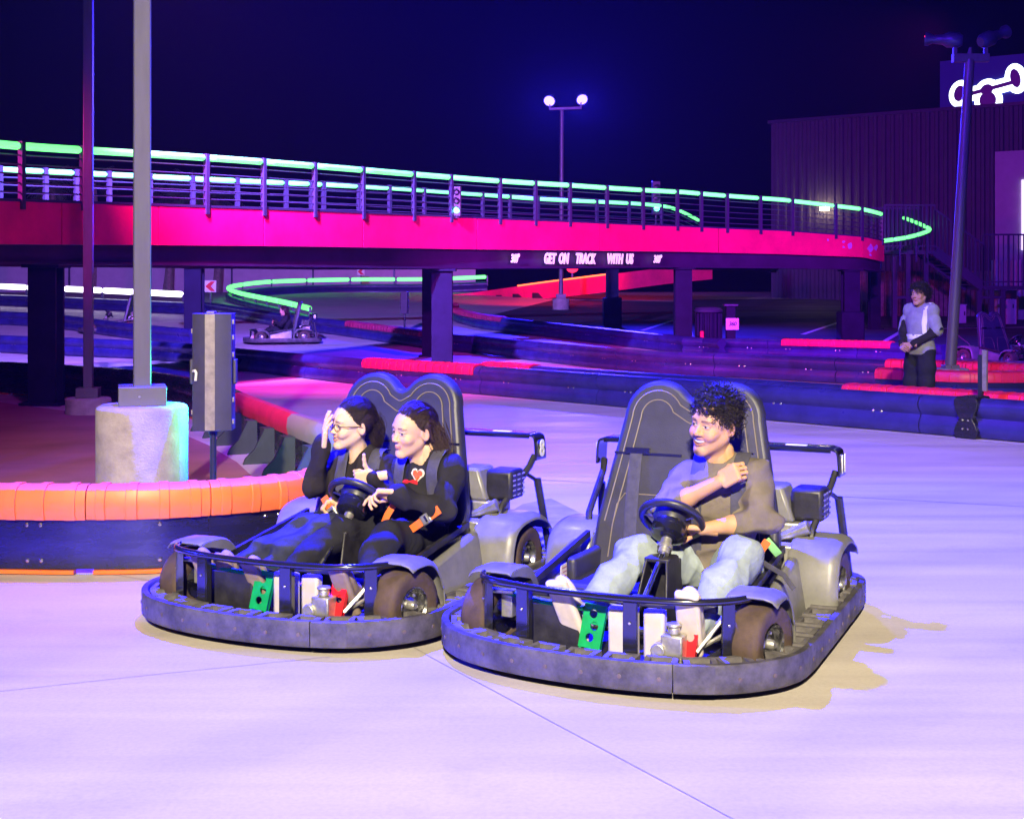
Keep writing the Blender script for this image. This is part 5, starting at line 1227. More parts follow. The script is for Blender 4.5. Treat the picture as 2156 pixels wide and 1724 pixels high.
def cloth(name, c, var=0.15, b=0.25, rough=0.85):
    m = mat(name, c, rough, 0, 0.2, var=var, vscale=12, bump=b, bscale=220)
    N = m.node_tree.nodes; L = m.node_tree.links; tc = N.new('ShaderNodeTexCoord'); n = N.new('ShaderNodeTexNoise'); n.inputs['Scale'].default_value = 7; n.inputs['Detail'].default_value = 2; n.inputs['Distortion'].default_value = 1.2
    L.new(tc.outputs['Object'], n.inputs['Vector']); bp = N.new('ShaderNodeBump'); bp.inputs['Strength'].default_value = 0.5; bp.inputs['Distance'].default_value = 0.03
    old = [x for x in N if x.type == 'BUMP' and x is not bp][0]; L.new(n.outputs['Fac'], bp.inputs['Height']); L.new(old.outputs[0], bp.inputs['Normal']); L.new(bp.outputs[0], N['Principled BSDF'].inputs['Normal'])
    return m
M['sweat'] = cloth('grey_sweatshirt', (0.155, 0.13, 0.105))
M['jeans'] = cloth('pale_denim', (0.29, 0.345, 0.37), 0.18)
M['black1'] = cloth('black_jacket', (0.022, 0.018, 0.017))
M['black2'] = cloth('black_hoodie', (0.018, 0.017, 0.020))
M['dkjean'] = cloth('dark_denim', (0.030, 0.034, 0.060), 0.3)
M['blkpant'] = cloth('black_trousers', (0.017, 0.017, 0.021))
M['tee'] = cloth('black_tee', (0.012, 0.011, 0.012))
M['shoe'] = mat('white_shoe', (0.62, 0.55, 0.53), 0.6, var=0.1, vscale=20)
M['shoe_b'] = mat('beige_shoe', (0.27, 0.20, 0.15), 0.7, var=0.15, vscale=20)
M['sock'] = mat('white_sock', (0.6, 0.58, 0.6), 0.8)
M['vest'] = cloth('grey_vest', (0.26, 0.26, 0.30))
M['reflect'] = mat('reflective_tape', (0.85, 0.85, 0.80), 0.3, 0, 0.5, emit=(1.0, 0.93, 0.75), estr=0.0)
M['glass'] = mat('spectacle_frame', (0.03, 0.012, 0.012), 0.3)

def head_mesh(sk, o):
    """head facing -y, x to the wearer's left, crown up; metres. o: dict of features"""
    h = 0.0024; F = Field((-0.10, -0.135, -0.20), (0.10, 0.125, 0.145), h)
    fem = o.get('fem', 0)
    jw = 0.052 - 0.006 * fem
    F.ell((0, 0.018, 0.038), (0.076, 0.096, 0.092), k=0.02)
    F.ell((0, -0.030, -0.028), (0.062 - 0.003 * fem, 0.064, 0.080), k=0.025)
    F.ell((0, -0.022, 0.045), (0.067, 0.070, 0.060), k=0.025)
    for s_ in (-1, 1):
        F.cap((s_ * jw, 0.005, -0.040), (s_ * 0.016, -0.068, -0.095 + 0.004 * fem), 0.019 - 0.003 * fem, 0.015 - 0.003 * fem, k=0.028)
        F.ell((s_ * 0.043, -0.062, -0.018), (0.021, 0.022, 0.018), k=0.022)
        if o.get('smile'): F.ell((s_ * 0.041, -0.072, -0.028), (0.015, 0.014, 0.015), k=0.018)
    F.ell((0, -0.076, -0.097 + 0.005 * fem), (0.021 - 0.004 * fem, 0.015, 0.016 - 0.002 * fem), k=0.022)
    F.cap((-0.036, -0.079, 0.035), (0.036, -0.079, 0.035), 0.011 - 0.003 * fem, k=0.02)
    for s_ in (-1, 1):
        F.ell((s_ * 0.032, -0.099, 0.014), (0.019, 0.018, 0.013), k=0.014, op='s')
        F.ell((s_ * 0.032, -0.0755, 0.013), (0.0145, 0.0125, 0.0120), k=0.004)
        F.cap((s_ * 0.018, -0.086, 0.0205), (s_ * 0.044, -0.079, 0.0185), 0.0034, k=0.004)
        F.cap((s_ * 0.019, -0.084, 0.0055), (s_ * 0.043, -0.078, 0.0065), 0.0030, k=0.006)
    nl = o.get('nose', 1.0)
    F.cap((0, -0.083, 0.026), (0, -0.1035 * (1 + 0.02 * (nl - 1)), -0.016), 0.0075, 0.0105 * nl, k=0.012)
    F.ell((0, -0.106, -0.018), (0.0105 * nl, 0.010, 0.009), k=0.008)
    for s_ in (-1, 1): F.ell((s_ * 0.0125 * nl, -0.097, -0.0215), (0.0080, 0.0095, 0.0070), k=0.007)
    mz = -0.054
    wd = o.get('mouth', 0.031 if o.get('smile') else 0.024)
    up = 0.010 if o.get('smile') else (0.003 if o.get('smirk') else 0.0)
    ny = 9
    xs = np.linspace(-1, 1, ny)
    op_ = o.get('open', 0.0)
    for k in range(ny - 1):
        for sgn, base_ in ((1, 0.0), (-1, 1.0)):
            a, b = xs[k], xs[k + 1]
            za = mz + up * a * a + (sgn * (0.0035 + op_ * 0.5 * (1 - a * a))); zb = mz + up * b * b + (sgn * (0.0035 + op_ * 0.5 * (1 - b * b)))
            ya = -0.0930 + 0.020 * a * a; yb = -0.0930 + 0.020 * b * b
            F.cap((a * wd, ya, za), (b * wd, yb, zb), 0.0036 * (1 - 0.35 * abs(a)), 0.0036 * (1 - 0.35 * abs(b)), k=0.006)
    if op_ > 0.004: F.ell((0, -0.099, mz + up * 0.2), (wd * 0.82, 0.010, op_ * 0.42), k=0.004, op='s')
    # ears
    for s_ in (-1, 1):
        E = Matrix.Rotation(R(-22 * s_), 3, 'Z') @ Matrix.Rotation(R(10), 3, 'X')
        F.ell((s_ * 0.078, 0.014, 0.004), (0.0085, 0.020, 0.033), E, k=0.008)
        F.ell((s_ * 0.086, 0.012, 0.006), (0.006, 0.011, 0.020), E, k=0.006, op='s')
    nk = o.get('neck', (0, 0.045, -0.20)); nr = 0.054 - 0.010 * fem
    F.cap((0, 0.018, -0.05), nk, nr, nr * 1.05, k=0.03)
    V, Q = F.mesh()
    C = np.tile(np.array(sk), (len(V), 1)); x, y, z = V[:, 0], V[:, 1], V[:, 2]
    ax_ = np.abs(x); front = (y < -0.045)
    def mixc(mask, col, f=1.0):
        f = (mask * f)[:, None]; C[:] = C * (1 - f) + np.array(col)[None] * f
    soft = lambda d, w_: np.clip(0.5 - d / w_, 0, 1)
    # cheeks, nose tip, ears a little redder
    red = np.array(sk) * np.array((1.04, 0.80, 0.76))
    for s_ in (-1, 1): mixc(np.exp(-(((x - s_ * 0.042) / 0.020) ** 2 + ((z + 0.026) / 0.018) ** 2)) * front, red, 0.55)
    mixc(np.exp(-((x / 0.014) ** 2 + ((z + 0.018) / 0.014) ** 2)) * (y < -0.09), red, 0.6); mixc((ax_ > 0.078) * 1.0, red, 0.5)
    # mouth
    u = np.clip(x / wd, -1.2, 1.2); cz = mz + up * u * u
    inm = front & (y < -0.066)
    hgt = 0.0035 + op_ * 0.5 * np.maximum(1 - u * u, 0)
    lip = soft(np.abs(z - cz) - (hgt + 0.0042), 0.003) * soft(ax_ - wd, 0.004) * inm
    mixc(lip, o.get('lip', tuple(np.array(sk) * np.array((0.86, 0.52, 0.50)))), 0.85)
    if op_ > 0.004:
        gap = soft(np.abs(z - cz) - (hgt - 0.0035), 0.002) * soft(ax_ - wd * 0.9, 0.004) * inm
        mixc(gap, (0.10, 0.025, 0.025)); te = gap * soft(cz - z - hgt * 0.25, 0.003) * soft(ax_ - wd * 0.84, 0.005); mixc(te, (0.74, 0.72, 0.66))
    else: mixc(soft(np.abs(z - cz) - 0.0008, 0.002) * soft(ax_ - wd, 0.004) * inm, (0.20, 0.07, 0.06), 0.8)
    # eyes
    hh = o.get('eye', 0.0058); gx = o.get('gaze', 0.0)
    for s_ in (-1, 1):
        ex = (x - s_ * 0.0315) / 0.0150; ez = (z - 0.0125 - 0.001 * s_ * 0) / hh; de = np.sqrt(ex ** 2 + ez ** 2); ok = (y < -0.066)
        mixc(soft(de - 1.22, 0.25) * ok * (z > 0.0125), (0.05, 0.03, 0.025), 0.85); mixc(soft(de - 1.0, 0.25) * ok, (0.40, 0.37, 0.35))
        ir = np.sqrt(((x - s_ * 0.0315 - gx) / 0.0062) ** 2 + ((z - 0.0130) / 0.0062) ** 2); mixc(soft(ir - 1, 0.3) * soft(de - 1.0, 0.2) * ok, (0.028, 0.014, 0.010))
    # brows
    br = o.get('brow', (0.03, 0.02, 0.015)); bh = o.get('browz', 0.0335)
    for s_ in (-1, 1):
        t_ = (x * s_ - 0.013) / 0.040; zc = bh + 0.006 * np.sin(np.clip(t_, 0, 1) * 2.2) - 0.004 * np.clip(t_, 0, 1) + o.get('browin', 0.0) * (1 - np.clip(t_, 0, 1))
        mixc(soft(np.abs(z - zc) - 0.0030 * (1.15 - 0.6 * np.clip(t_, 0, 1)), 0.003) * ((t_ > 0) & (t_ < 1)) * front, br, o.get('browd', 0.8))
    if o.get('beard'):
        stub = soft(z + 0.052, 0.03) * soft(-0.115 - z, 0.01) * (y < 0.0); mixc(stub * soft(np.abs(z - cz) * 0 + 0.0, 1), np.array(sk) * 0.6, 0.18)
        mixc(np.exp(-((x / 0.017) ** 2 + ((z + 0.100) / 0.013) ** 2)) * (y < -0.05), (0.03, 0.02, 0.015), 0.85)
        mus = soft(np.abs(z - (cz + hgt + 0.0095)) - 0.0035, 0.005) * soft(ax_ - 0.027, 0.008) * inm; mixc(mus, (0.07, 0.04, 0.03), 0.45)
    if o.get('fade'):
        fd = soft(0.028 - z - 0.55 * (y + 0.015), 0.03) * (y > -0.058); mixc(fd, (0.03, 0.02, 0.015), 0.75)
    return V, Q, C
def strands(polys, r0, r1=None):
    """thin three-sided strands, joined: polys (k, n, 3)"""
    P = np.asarray(polys, dtype=float); k, n, _ = P.shape; r1 = r0 * 0.5 if r1 is None else r1
    T = np.gradient(P, axis=1); T /= np.linalg.norm(T, axis=2, keepdims=True) + 1e-9
    ref = np.where(np.abs(T[..., 2:3]) > 0.8, np.array((1.0, 0, 0)), np.array((0, 0, 1.0)))
    U = np.cross(T, ref); U /= np.linalg.norm(U, axis=2, keepdims=True) + 1e-9; W = np.cross(T, U)
    rr = np.linspace(1, 0, n)[None, :, None] * (r0 - r1) + r1
    V = np.stack([P + rr * (U * math.cos(a) + W * math.sin(a)) for a in (0, 2.094, 4.189)], 2).reshape(-1, 3)
    base = (np.arange(k)[:, None] * n + np.arange(n - 1)[None, :]) * 3
    Q = np.concatenate([np.stack([base + e, base + (e + 1) % 3, base + 3 + (e + 1) % 3, base + 3 + e], -1).reshape(-1, 4) for e in range(3)])
    return V, Q
def joinm(*ms):
    Vs, Qs = [], []; b_ = 0
    for V, Q in ms: Vs.append(V); Qs.append(Q + b_); b_ += len(V)
    return np.concatenate(Vs), np.concatenate(Qs)
def hair_curly(seed, n=1500, hl=(0.062, 0.80), rad=(0.075, 0.095, 0.088), grow=(0.020, 0.062), low=0.0, back=0.0, r=0.0019, curl=(0.0055, 0.0095), shell=0.012):
    rn = np.random.RandomState(seed); c = np.array((0, 0.018, 0.040)); polys = []; m = 16
    while len(polys) < n:
        d = rn.normal(size=3); d /= np.linalg.norm(d); base = c + d * np.array(rad)
        if base[2] < hl[0] + rn.normal() * 0.005 - hl[1] * (base[1] + 0.07): continue
        up = max(0.0, d[2]); L_ = rn.uniform(*grow) * (low + (1 - low) * up) + back * max(0, d[1]) + 0.010
        u = rn.normal(size=3); u -= d * (u @ d); u /= np.linalg.norm(u); v_ = np.cross(d, u); q = rn.uniform(*curl); tn = rn.uniform(7.0, 13.0) * rn.choice((-1, 1)); drift = rn.normal(size=3) * 0.010 + np.array((0, 0, -0.006))
        f = np.linspace(0, 1, m)[:, None]; a = f * tn
        polys.append(base + d * (f * L_) + drift * f ** 2 + q * np.minimum(1, f * 4) * (u * (np.cos(a) - 1) + v_ * np.sin(a)))
    FH = Field((-0.15, -0.15, -0.11), (0.15, 0.17, 0.20), 0.0045); FH.ell(c + np.array((0, 0.004, shell * 0.6)), np.array(rad) + np.array((shell * (0.3 + low), shell * (0.3 + low), shell)), k=0.006); FH.half((0, -0.03, 0.072), (0, -0.80, -1.0))
    h2 = FH.mesh()
    return joinm(h2, strands(polys, r, r * 0.7))
def hair_smooth(seed, extra, thick=0.006, cut=((0, -0.03, 0.047), (0, -0.88, -1.0)), tie=(0.0, 0.115, 0.01), n=2600):
    F = Field((-0.13, -0.13, -0.33), (0.17, 0.20, 0.16), 0.004); rn = np.random.RandomState(seed)
    rad = np.array((0.0775, 0.097, 0.0915)); c = np.array((0, 0.020, 0.040)); tie = np.array(tie)
    F.ell(c, rad + thick, k=0.01); F.half(*cut)
    for a, b, ra, rb in extra: F.cap(a, b, ra * 0.85, rb * 0.8, 0.014)
    polys = []; m = 12
    for k in range(n):
        t = rn.uniform(-1.05, 1.05); sx = rn.choice((-1, 1)); lvl = rn.uniform(0, 1) ** 1.3
        x = 0.071 * math.sin(t * 1.5); s_ = np.array((x, -0.076 * math.cos(t * 1.5), 0.092 * max(0.0, math.cos(t * 1.22)) ** 0.9 + rn.normal() * 0.0035))
        s_ = s_ * (1 - 0.75 * lvl) + (c + np.array((x * 1.1, 0.02, 0.10 - abs(x) * 0.5))) * 0.75 * lvl
        e_ = tie + np.array((x * 0.3, 0, 0)) + rn.normal(size=3) * 0.008; f = np.linspace(0, 1, m)[:, None]
        q = s_ * (1 - f) + e_ * f + np.array((x * 0.55, 0, 0.10 - abs(x) * 0.45)) * np.sin(f * math.pi)
        v_ = q - c; nn = np.linalg.norm(v_ / (rad + thick), axis=1)[:, None]; lift = rn.uniform(-0.001, 0.0045) if rn.rand() > 0.05 else rn.uniform(0.004, 0.012)
        q = c + v_ / nn + v_ / np.linalg.norm(v_, axis=1)[:, None] * lift * np.minimum(1, f * 5) + np.sin(f * rn.uniform(4, 9) + rn.uniform(0, 6)) * rn.normal(size=3) * 0.0012
        polys.append(q)
    # the gathered length below the tie
    chain = [np.array(extra[0][0])] + [np.array(e[1]) for e in extra[:3]]; rads = [extra[0][2]] + [e[3] for e in extra[:3]]
    for k in range(700):
        w_ = rn.normal(size=3) * 0.55; f = np.linspace(0, 1, m) * (len(chain) - 1); q = []
        ph = rn.uniform(0, 6)
        for ff in f:
            i = min(int(ff), len(chain) - 2); tt = ff - i; p = chain[i] * (1 - tt) + chain[i + 1] * tt; rr = rads[i] * (1 - tt) + rads[i + 1] * tt
            q.append(p + w_ * rr + np.array((math.sin(ff * 3 + ph), math.cos(ff * 2.4 + ph), 0)) * 0.004)
        polys.append(np.array(q))
    return joinm(F.mesh(), strands(polys, 0.0013, 0.0008))
FL = {'i': (0.030, (0.042, 0.026, 0.021)), 'm': (0.0105, (0.046, 0.030, 0.022)), 'r': (-0.010, (0.042, 0.027, 0.021)), 'p': (-0.0295, (0.033, 0.020, 0.018))}
def hand_mesh(sk, left, curl, thumb, sc=1.0, spread=0.0, nails=True):
    """wrist at the origin, fingers +y, palm facing -z; curl per finger (deg triple) or one triple"""
    sg = 1 if left else -1; F = Field((-0.13, -0.07, -0.115), (0.13, 0.205, 0.07), 0.0026)
    F.cap((0, -0.06, 0), (0, 0.0, 0), 0.025, 0.024, 0.012)
    F.rbox((0, 0.048, 0), (0.041, 0.046, 0.0135), 0.012, None, 0.014)
    F.ell((sg * 0.024, 0.030, -0.010), (0.017, 0.030, 0.014), None, 0.012)
    tips = []
    for key in 'imrp':
        x0, segs = FL[key]; cu = curl[key] if isinstance(curl, dict) else curl
        p = np.array((sg * x0, 0.086 - (0.006 if key == 'p' else 0), 0.001)); ang = 0.0
        sp_ = spread * x0 * 9; rr = 0.0088 if key != 'p' else 0.0076
        for j, (L_, c_) in enumerate(zip(segs, cu)):
            ang += R(c_); d = np.array((sg * math.sin(sp_) * math.cos(ang), math.cos(sp_) * math.cos(ang), -math.sin(ang)))
            q = p + d * L_; F.cap(p, q, rr, rr * 0.93, 0.0045); rr *= 0.93; p = q
        tips.append((p, d))
    p = np.array((sg * 0.028, 0.022, -0.008)); rr = 0.0118
    for d, L_ in zip(thumb, (0.040, 0.032, 0.025)):
        d = np.array((sg * d[0], d[1], d[2])); d = d / np.linalg.norm(d); q = p + d * L_; F.cap(p, q, rr, rr * 0.9, 0.006); rr *= 0.88; p = q
    tips.append((p, d))
    V, Q = F.mesh(); C = np.tile(np.array(sk), (len(V), 1))
    for p, d in tips:
        r_ = np.linalg.norm(V - p, axis=1); f = np.clip(1 - r_ / 0.02, 0, 1)[:, None] * 0.4; C = C * (1 - f) + np.array(sk) * np.array((1.05, 0.8, 0.78)) * f
    return V * sc, Q, C
THUMB_SIDE = ((0.7, 0.7, -0.1), (0.35, 0.95, -0.1), (0.2, 1, -0.1))
THUMB_UP = ((0.95, 0.35, 0.05), (1.0, 0.0, 0.1), (1.0, -0.1, 0.15))
THUMB_WRAP = ((0.5, 0.7, -0.6), (-0.5, 0.6, -0.6), (-0.85, 0.3, -0.4))
def hand_frame(wrist, fdir, palm):
    y = Vector(fdir).normalized(); z = -Vector(palm); z = (z - y * z.dot(y)).normalized(); x = y.cross(z)
    return Matrix(((x.x, y.x, z.x, wrist[0]), (x.y, y.y, z.y, wrist[1]), (x.z, y.z, z.z, wrist[2]), (0, 0, 0, 1)))
def shoe_mesh(ankle, toe_dir, up, sc=1.0):
    F = Field((-0.08, -0.24, -0.12), (0.08, 0.12, 0.10), 0.005)
    F.ell((0, -0.12, -0.045), (0.047, 0.088, 0.036), None, 0.03); F.ell((0, 0.02, -0.04), (0.038, 0.062, 0.05), None, 0.03); F.cap((0, -0.06, -0.03), (0, 0.02, 0.02), 0.036, 0.042, 0.03)
    F.rbox((0, -0.07, -0.078), (0.046, 0.140, 0.016), 0.014, None, 0.008)
    F.half((0, 0, 0.055), (0, 0, 1))
    V, Q = F.mesh(); y = -Vector(toe_dir).normalized(); z = Vector(up); z = (z - y * z.dot(y)).normalized(); x = y.cross(z)
    return xf(V * sc, Matrix(((x.x, y.x, z.x, ankle[0]), (x.y, y.y, z.y, ankle[1]), (x.z, y.z, z.z, ankle[2]), (0, 0, 0, 1)))), Q, None
def torso_field(F, J, g, fem=0, k=0.05):
    """torso in kart axes: pelvis, belly, chest and shoulders grown by g"""
    P, C, N = Vector(J['pelvis']), Vector(J['chest']), Vector(J['neck']); ax = (C - P).normalized(); tl = ax.to_track_quat('Z', 'Y').to_matrix()
    tw = Matrix.Rotation(J.get('twist', 0.0), 3, 'Z')
    Rm = tw @ (Vector((0, 0, 1)).rotation_difference(ax)).to_matrix()
    s_ = J.get('bulk', 1.0)
    F.ell(P, (0.165 * s_ + g, 0.125 * s_ + g, 0.12 + g), Rm, k)
    F.ell(P.lerp(C, 0.5), ((0.142 - 0.012 * fem) * s_ + g, 0.108 * s_ + g, 0.16 + g), Rm, k)
    F.ell(C, ((0.165 - 0.016 * fem) * s_ + g, 0.112 * s_ + g, 0.155 + g), Rm, k)
    F.cap(Vector(J['sl']).lerp(N, 0.15), Vector(J['sr']).lerp(N, 0.15), 0.056 * s_ + g, None, k)
    for q in ('sl', 'sr'): F.cap(N + Vector((0, 0.01, 0.0)), Vector(J[q]), 0.045 + g, 0.056 * s_ + g, 0.04)
def bounds(pts, m):
    A = np.array([V3(p) for p in pts]); return A.min(0) - m, A.max(0) + m
C25, S25 = math.cos(R(25)), math.sin(R(25))
OL, OR = (-0.975, 5.967), (0.44, 5.34)
def kl(O, px, py, y):
    u = (px - CX) / FPX; x = (u * (O[1] + C25 * y) - O[0] - S25 * y) / (C25 + S25 * u)
    Yw = O[1] - S25 * x + C25 * y
    return Vector((x, y, CAMH - (py - HY) / FPX * Yw))
def ribbon(name, F, x, zlow, wd, mt, parent, base=(0, 0, 0), lift=0.012, yback=None, ztop=None, th=0.004):
    """strap laid over a torso field: up the back of the shoulder, over it and down the front at x"""
    ix = [int(round((x + e * wd - F.lo[0]) / F.h)) for e in (-0.5, -0.17, 0.17, 0.5)]
    ic = int(round((x - F.lo[0]) / F.h)); S_ = F.d[ic] < 0
    def first(i, k):
        q = np.nonzero(F.d[i, :, k] < 0)[0]; return F.ax[1][q[0]] if len(q) else None
    def top(i, j):
        q = np.nonzero(F.d[i, j, :] < 0)[0]; return F.ax[2][q[-1]] if len(q) else None
    cols = np.nonzero(S_.any(1))[0]; tops = [(j, F.ax[2][np.nonzero(S_[j])[0][-1]]) for j in cols]
    jm, zm = max(tops, key=lambda q: q[1]); rows = []
    if ztop is None:
        jb = min(len(F.ax[1]) - 1, jm + int(0.06 / F.h))
        for j in range(jb, jm - int(0.03 / F.h), -1):
            z = top(ic, j)
            if z is not None and z > zm - 0.06: rows.append([Vector((x + e * wd, F.ax[1][j], z + lift)) for e in (-0.5, -0.17, 0.17, 0.5)])
        ztop = zm - 0.012
    yp = None
    for z in np.arange(ztop, zlow, -0.02):
        k = int(round((z - F.lo[2]) / F.h)); y = first(ic, k)
        if y is None: continue
        r_ = []
        for i, e in zip(ix, (-0.5, -0.17, 0.17, 0.5)):
            yy = first(i, k); yy = y if yy is None or abs(yy - y) > 0.02 else yy
            r_.append(Vector((x + e * wd, yy - lift, z)))
        rows.append(r_)
    for _ in range(2):
        for i in range(1, len(rows) - 1):
            for j in range(4): rows[i][j] = rows[i][j] * 0.5 + (rows[i - 1][j] + rows[i + 1][j]) * 0.25
    return smoothsheet([[p - Vector(base) for p in r_] for r_ in rows], name, mt, parent, th)
def person(label, O, base, J, sk, head, hair, top, pants, shoes, hands, group=None, rz=R(-25), world=None, fem=0, hcoarse=0.0068):
    if world is None:
        loc = (O[0] + C25 * base[0] + S25 * base[1], O[1] - S25 * base[0] + C25 * base[1], base[2])
    else: loc = world
    P = thing('person', label, 'person', loc, rz, group)
    J = {k: (Vector(v) if not isinstance(v, (int, float)) else v) for k, v in J.items()}
    chunks = []
    allp = [v for v in J.values() if isinstance(v, Vector)]
    lo, hi = bounds(allp, 0.22)
    # body core under the clothes
    F = Field(lo, hi, 0.014); torso_field(F, J, -0.012, fem)
    ar = 0.92 if fem else 1.0
    for s_ in 'lr':
        F.chain([J['s' + s_], J['e' + s_], J['w' + s_]], [0.034 * ar, 0.026 * ar, 0.020 * ar], 0.02); F.chain([J['h' + s_], J['k' + s_], J['a' + s_]], [0.070, 0.048, 0.032], 0.03)
    F.cap(J['neck'], J['neck'] + Vector((0, -0.01, 0.06)), 0.040, None, 0.03)
    V, Q = F.mesh(); chunks.append((V, Q, np.tile(np.array(sk), (len(V), 1))))
    # bare forearms at finer step
    for s_ in 'lr':
        if top['sleeve_' + s_] > 0.7: continue
        a, b = J['e' + s_], J['w' + s_]; a = a.lerp(b, max(0.0, top['sleeve_' + s_] - 0.06)); l2, h2 = bounds([a, b], 0.08); F = Field(l2, h2, 0.005)
        F.chain([a, a.lerp(b, 0.25), b], [0.034 * ar, 0.038 * ar, 0.0265 * ar], 0.02); V, Q = F.mesh(); chunks.append((V, Q, np.tile(np.array(sk), (len(V), 1))))
    hv = head_mesh(sk, head); HM = Matrix.Translation(J['head']) @ Matrix.Rotation(head['yaw'], 4, 'Z') @ Matrix.Rotation(head.get('roll', 0), 4, 'Y') @ Matrix.Rotation(head.get('pitch', 0), 4, 'X') @ Matrix.Scale(head['scale'], 4)
    chunks.append((xf(hv[0], HM), hv[1], hv[2]))
    l2, h2 = bounds([J['neck'], J['head']], 0.10); F = Field(l2, h2, 0.006)
    nb = HM @ Vector((0, 0.03, -0.09)); F.cap(J['neck'] + Vector((0, 0, -0.06)), nb, 0.056 - 0.010 * fem, 0.052 - 0.011 * fem, 0.03); V, Q = F.mesh(); chunks.append((V, Q, np.tile(np.array(sk), (len(V), 1))))
    for hd in hands:
        hv = hand_mesh(sk, hd['left'], hd['curl'], hd['thumb'], hd.get('sc', 1.0), hd.get('spread', 0)); chunks.append((xf(hv[0], hand_frame(hd['at'], hd['dir'], hd['palm'])), hv[1], hv[2]))
    np_obj('body', chunks, M['skin'], P, base)
    hv = hair[0]; np_obj('hair', [(xf(hv[0], HM), hv[1], None)], hair[1], P, base)
    # top
    F = Field(lo, hi, hcoarse); torso_field(F, J, top['g'], fem)
    for s_ in 'lr':
        a, b, c = J['s' + s_], J['e' + s_], J['w' + s_]; f = top['sleeve_' + s_]; r_ = top['arm']
        end = b.lerp(c, f)
        F.chain([a, a.lerp(b, 0.5), b], [r_[0] * 1.05, r_[0], r_[1]], 0.035); F.chain([b, b.lerp(end, 0.85), end], [r_[1], r_[2], r_[2] * 0.93], 0.03)
        if top.get('cuff'): F.cap(b.lerp(end, 0.97), end, r_[2] * 1.04, None, 0.006)
    if 'hem' in top:
        hm = top['hem']
    F.folds(top.get('fold', 0.006), 34, top.get('seed', 1)); 
    F.cap(J['neck'] + Vector((0, -0.012, -0.01)), nb + (nb - J['neck']) * 0.6, 0.060 - 0.006 * fem, 0.066, 0.006, 's')
    V, Q = F.mesh(); tp_ = np_obj(top['name'], [(V, Q, None)], top['mat'], P, base); TF = Field(lo, hi, 0.01); torso_field(TF, J, top['g'] + 0.004, fem)
    # trousers
    F = Field(lo, hi, hcoarse); r_ = pants['leg']
    F.ell(J['pelvis'] + Vector((0, 0, -0.02)), (0.172, 0.13, 0.105), None, 0.04)
    for s_ in 'lr':
        F.chain([J['h' + s_], J['h' + s_].lerp(J['k' + s_], 0.5), J['k' + s_]], [r_[0], r_[0] * 0.97, r_[1]], 0.04); F.chain([J['k' + s_], J['k' + s_].lerp(J['a' + s_], 0.45), J['a' + s_].lerp(J['k' + s_], 0.08)], [r_[1], r_[2], r_[3]], 0.035)
    F.folds(pants.get('fold', 0.006), 30, pants.get('seed', 3)); V, Q = F.mesh(); np_obj('trousers', [(V, Q, None)], pants['mat'], P, base)
    for s_, (td, up) in shoes['dirs'].items():
        V, Q, _ = shoe_mesh(J['a' + s_], td, up, shoes.get('sc', 1.0)); np_obj('shoe', [(V, Q, None)], shoes['mat'], P, base)
    return P, TF, HM, tp_

# ---- the man in the right-hand kart
base = (0.20, 0.62, 0.22)
J = dict(pelvis=(0.20, 0.66, 0.31), chest=kl(OR, 1520, 1052, 0.655), neck=kl(OR, 1527, 975, 0.655), head=kl(OR, 1503, 897, 0.60),
         sl=kl(OR, 1590, 1012, 0.63), sr=kl(OR, 1443, 1012, 0.67), el=kl(OR, 1612, 1094, 0.52), wl=kl(OR, 1478, 1114, 0.45), er=kl(OR, 1408, 1068, 0.50), wr=kl(OR, 1517, 1012, 0.46),
         hl=(0.29, 0.62, 0.29), hr=(0.11, 0.62, 0.29), kl=kl(OR, 1562, 1178, 0.34), kr=kl(OR, 1342, 1172, 0.35), al=kl(OR, 1466, 1318, -0.06), ar=kl(OR, 1226, 1296, -0.06), bulk=0.97)
skm = (0.56, 0.315, 0.165)
fd = Vector(kl(OR, 1556, 990, 0.45)) - J['wr']
man, TF, HM, tp_ = person('man in grey sweatshirt and pale jeans laughing at the wheel', OR, base, J, skm,
    dict(yaw=R(-24), pitch=R(3), roll=R(9), scale=1.06, smile=1, mouth=0.036, open=0.019, eye=0.0046, gaze=-0.002, beard=1, fade=1, nose=1.12, brow=(0.02, 0.013, 0.01), lip=(0.42, 0.17, 0.13)),
    (hair_curly(5, n=1700, grow=(0.018, 0.056), low=0.15, back=0.010), M['hair_curl']),
    dict(name='sweatshirt', mat=M['sweat'], g=0.020, arm=(0.060, 0.056, 0.046), sleeve_l=0.42, sleeve_r=0.22, cuff=1, fold=0.022, seed=4),
    dict(mat=M['jeans'], leg=(0.098, 0.084, 0.078, 0.066), fold=0.018, seed=9),
    dict(mat=M['shoe'], dirs={'l': ((0.06, -0.40, 0.90), (0, 0.9, 0.35)), 'r': ((-0.20, -0.36, 0.90), (0.1, 0.9, 0.35))}, sc=1.05),
    [dict(left=False, at=J['wr'], dir=fd, palm=(0.25, 0.9, -0.2), curl=(62, 88, 55), thumb=THUMB_WRAP, sc=1.02), dict(left=True, at=J['wl'], dir=(-1.0, -0.25, 0.05), palm=(0.1, -0.3, -1), curl=(45, 60, 40), thumb=THUMB_WRAP)])
man_top = TF
for s_, x in (('l', kl(OR, 1556, 1010, 0.55).x), ('r', kl(OR, 1466, 1010, 0.55).x)):
    ribbon('harness_strap', TF, x, 0.36, 0.064, M['belt'], None)
STRAPS_R = [o for o in bpy.data.objects if o.name.startswith('harness_strap') and o.parent is None]

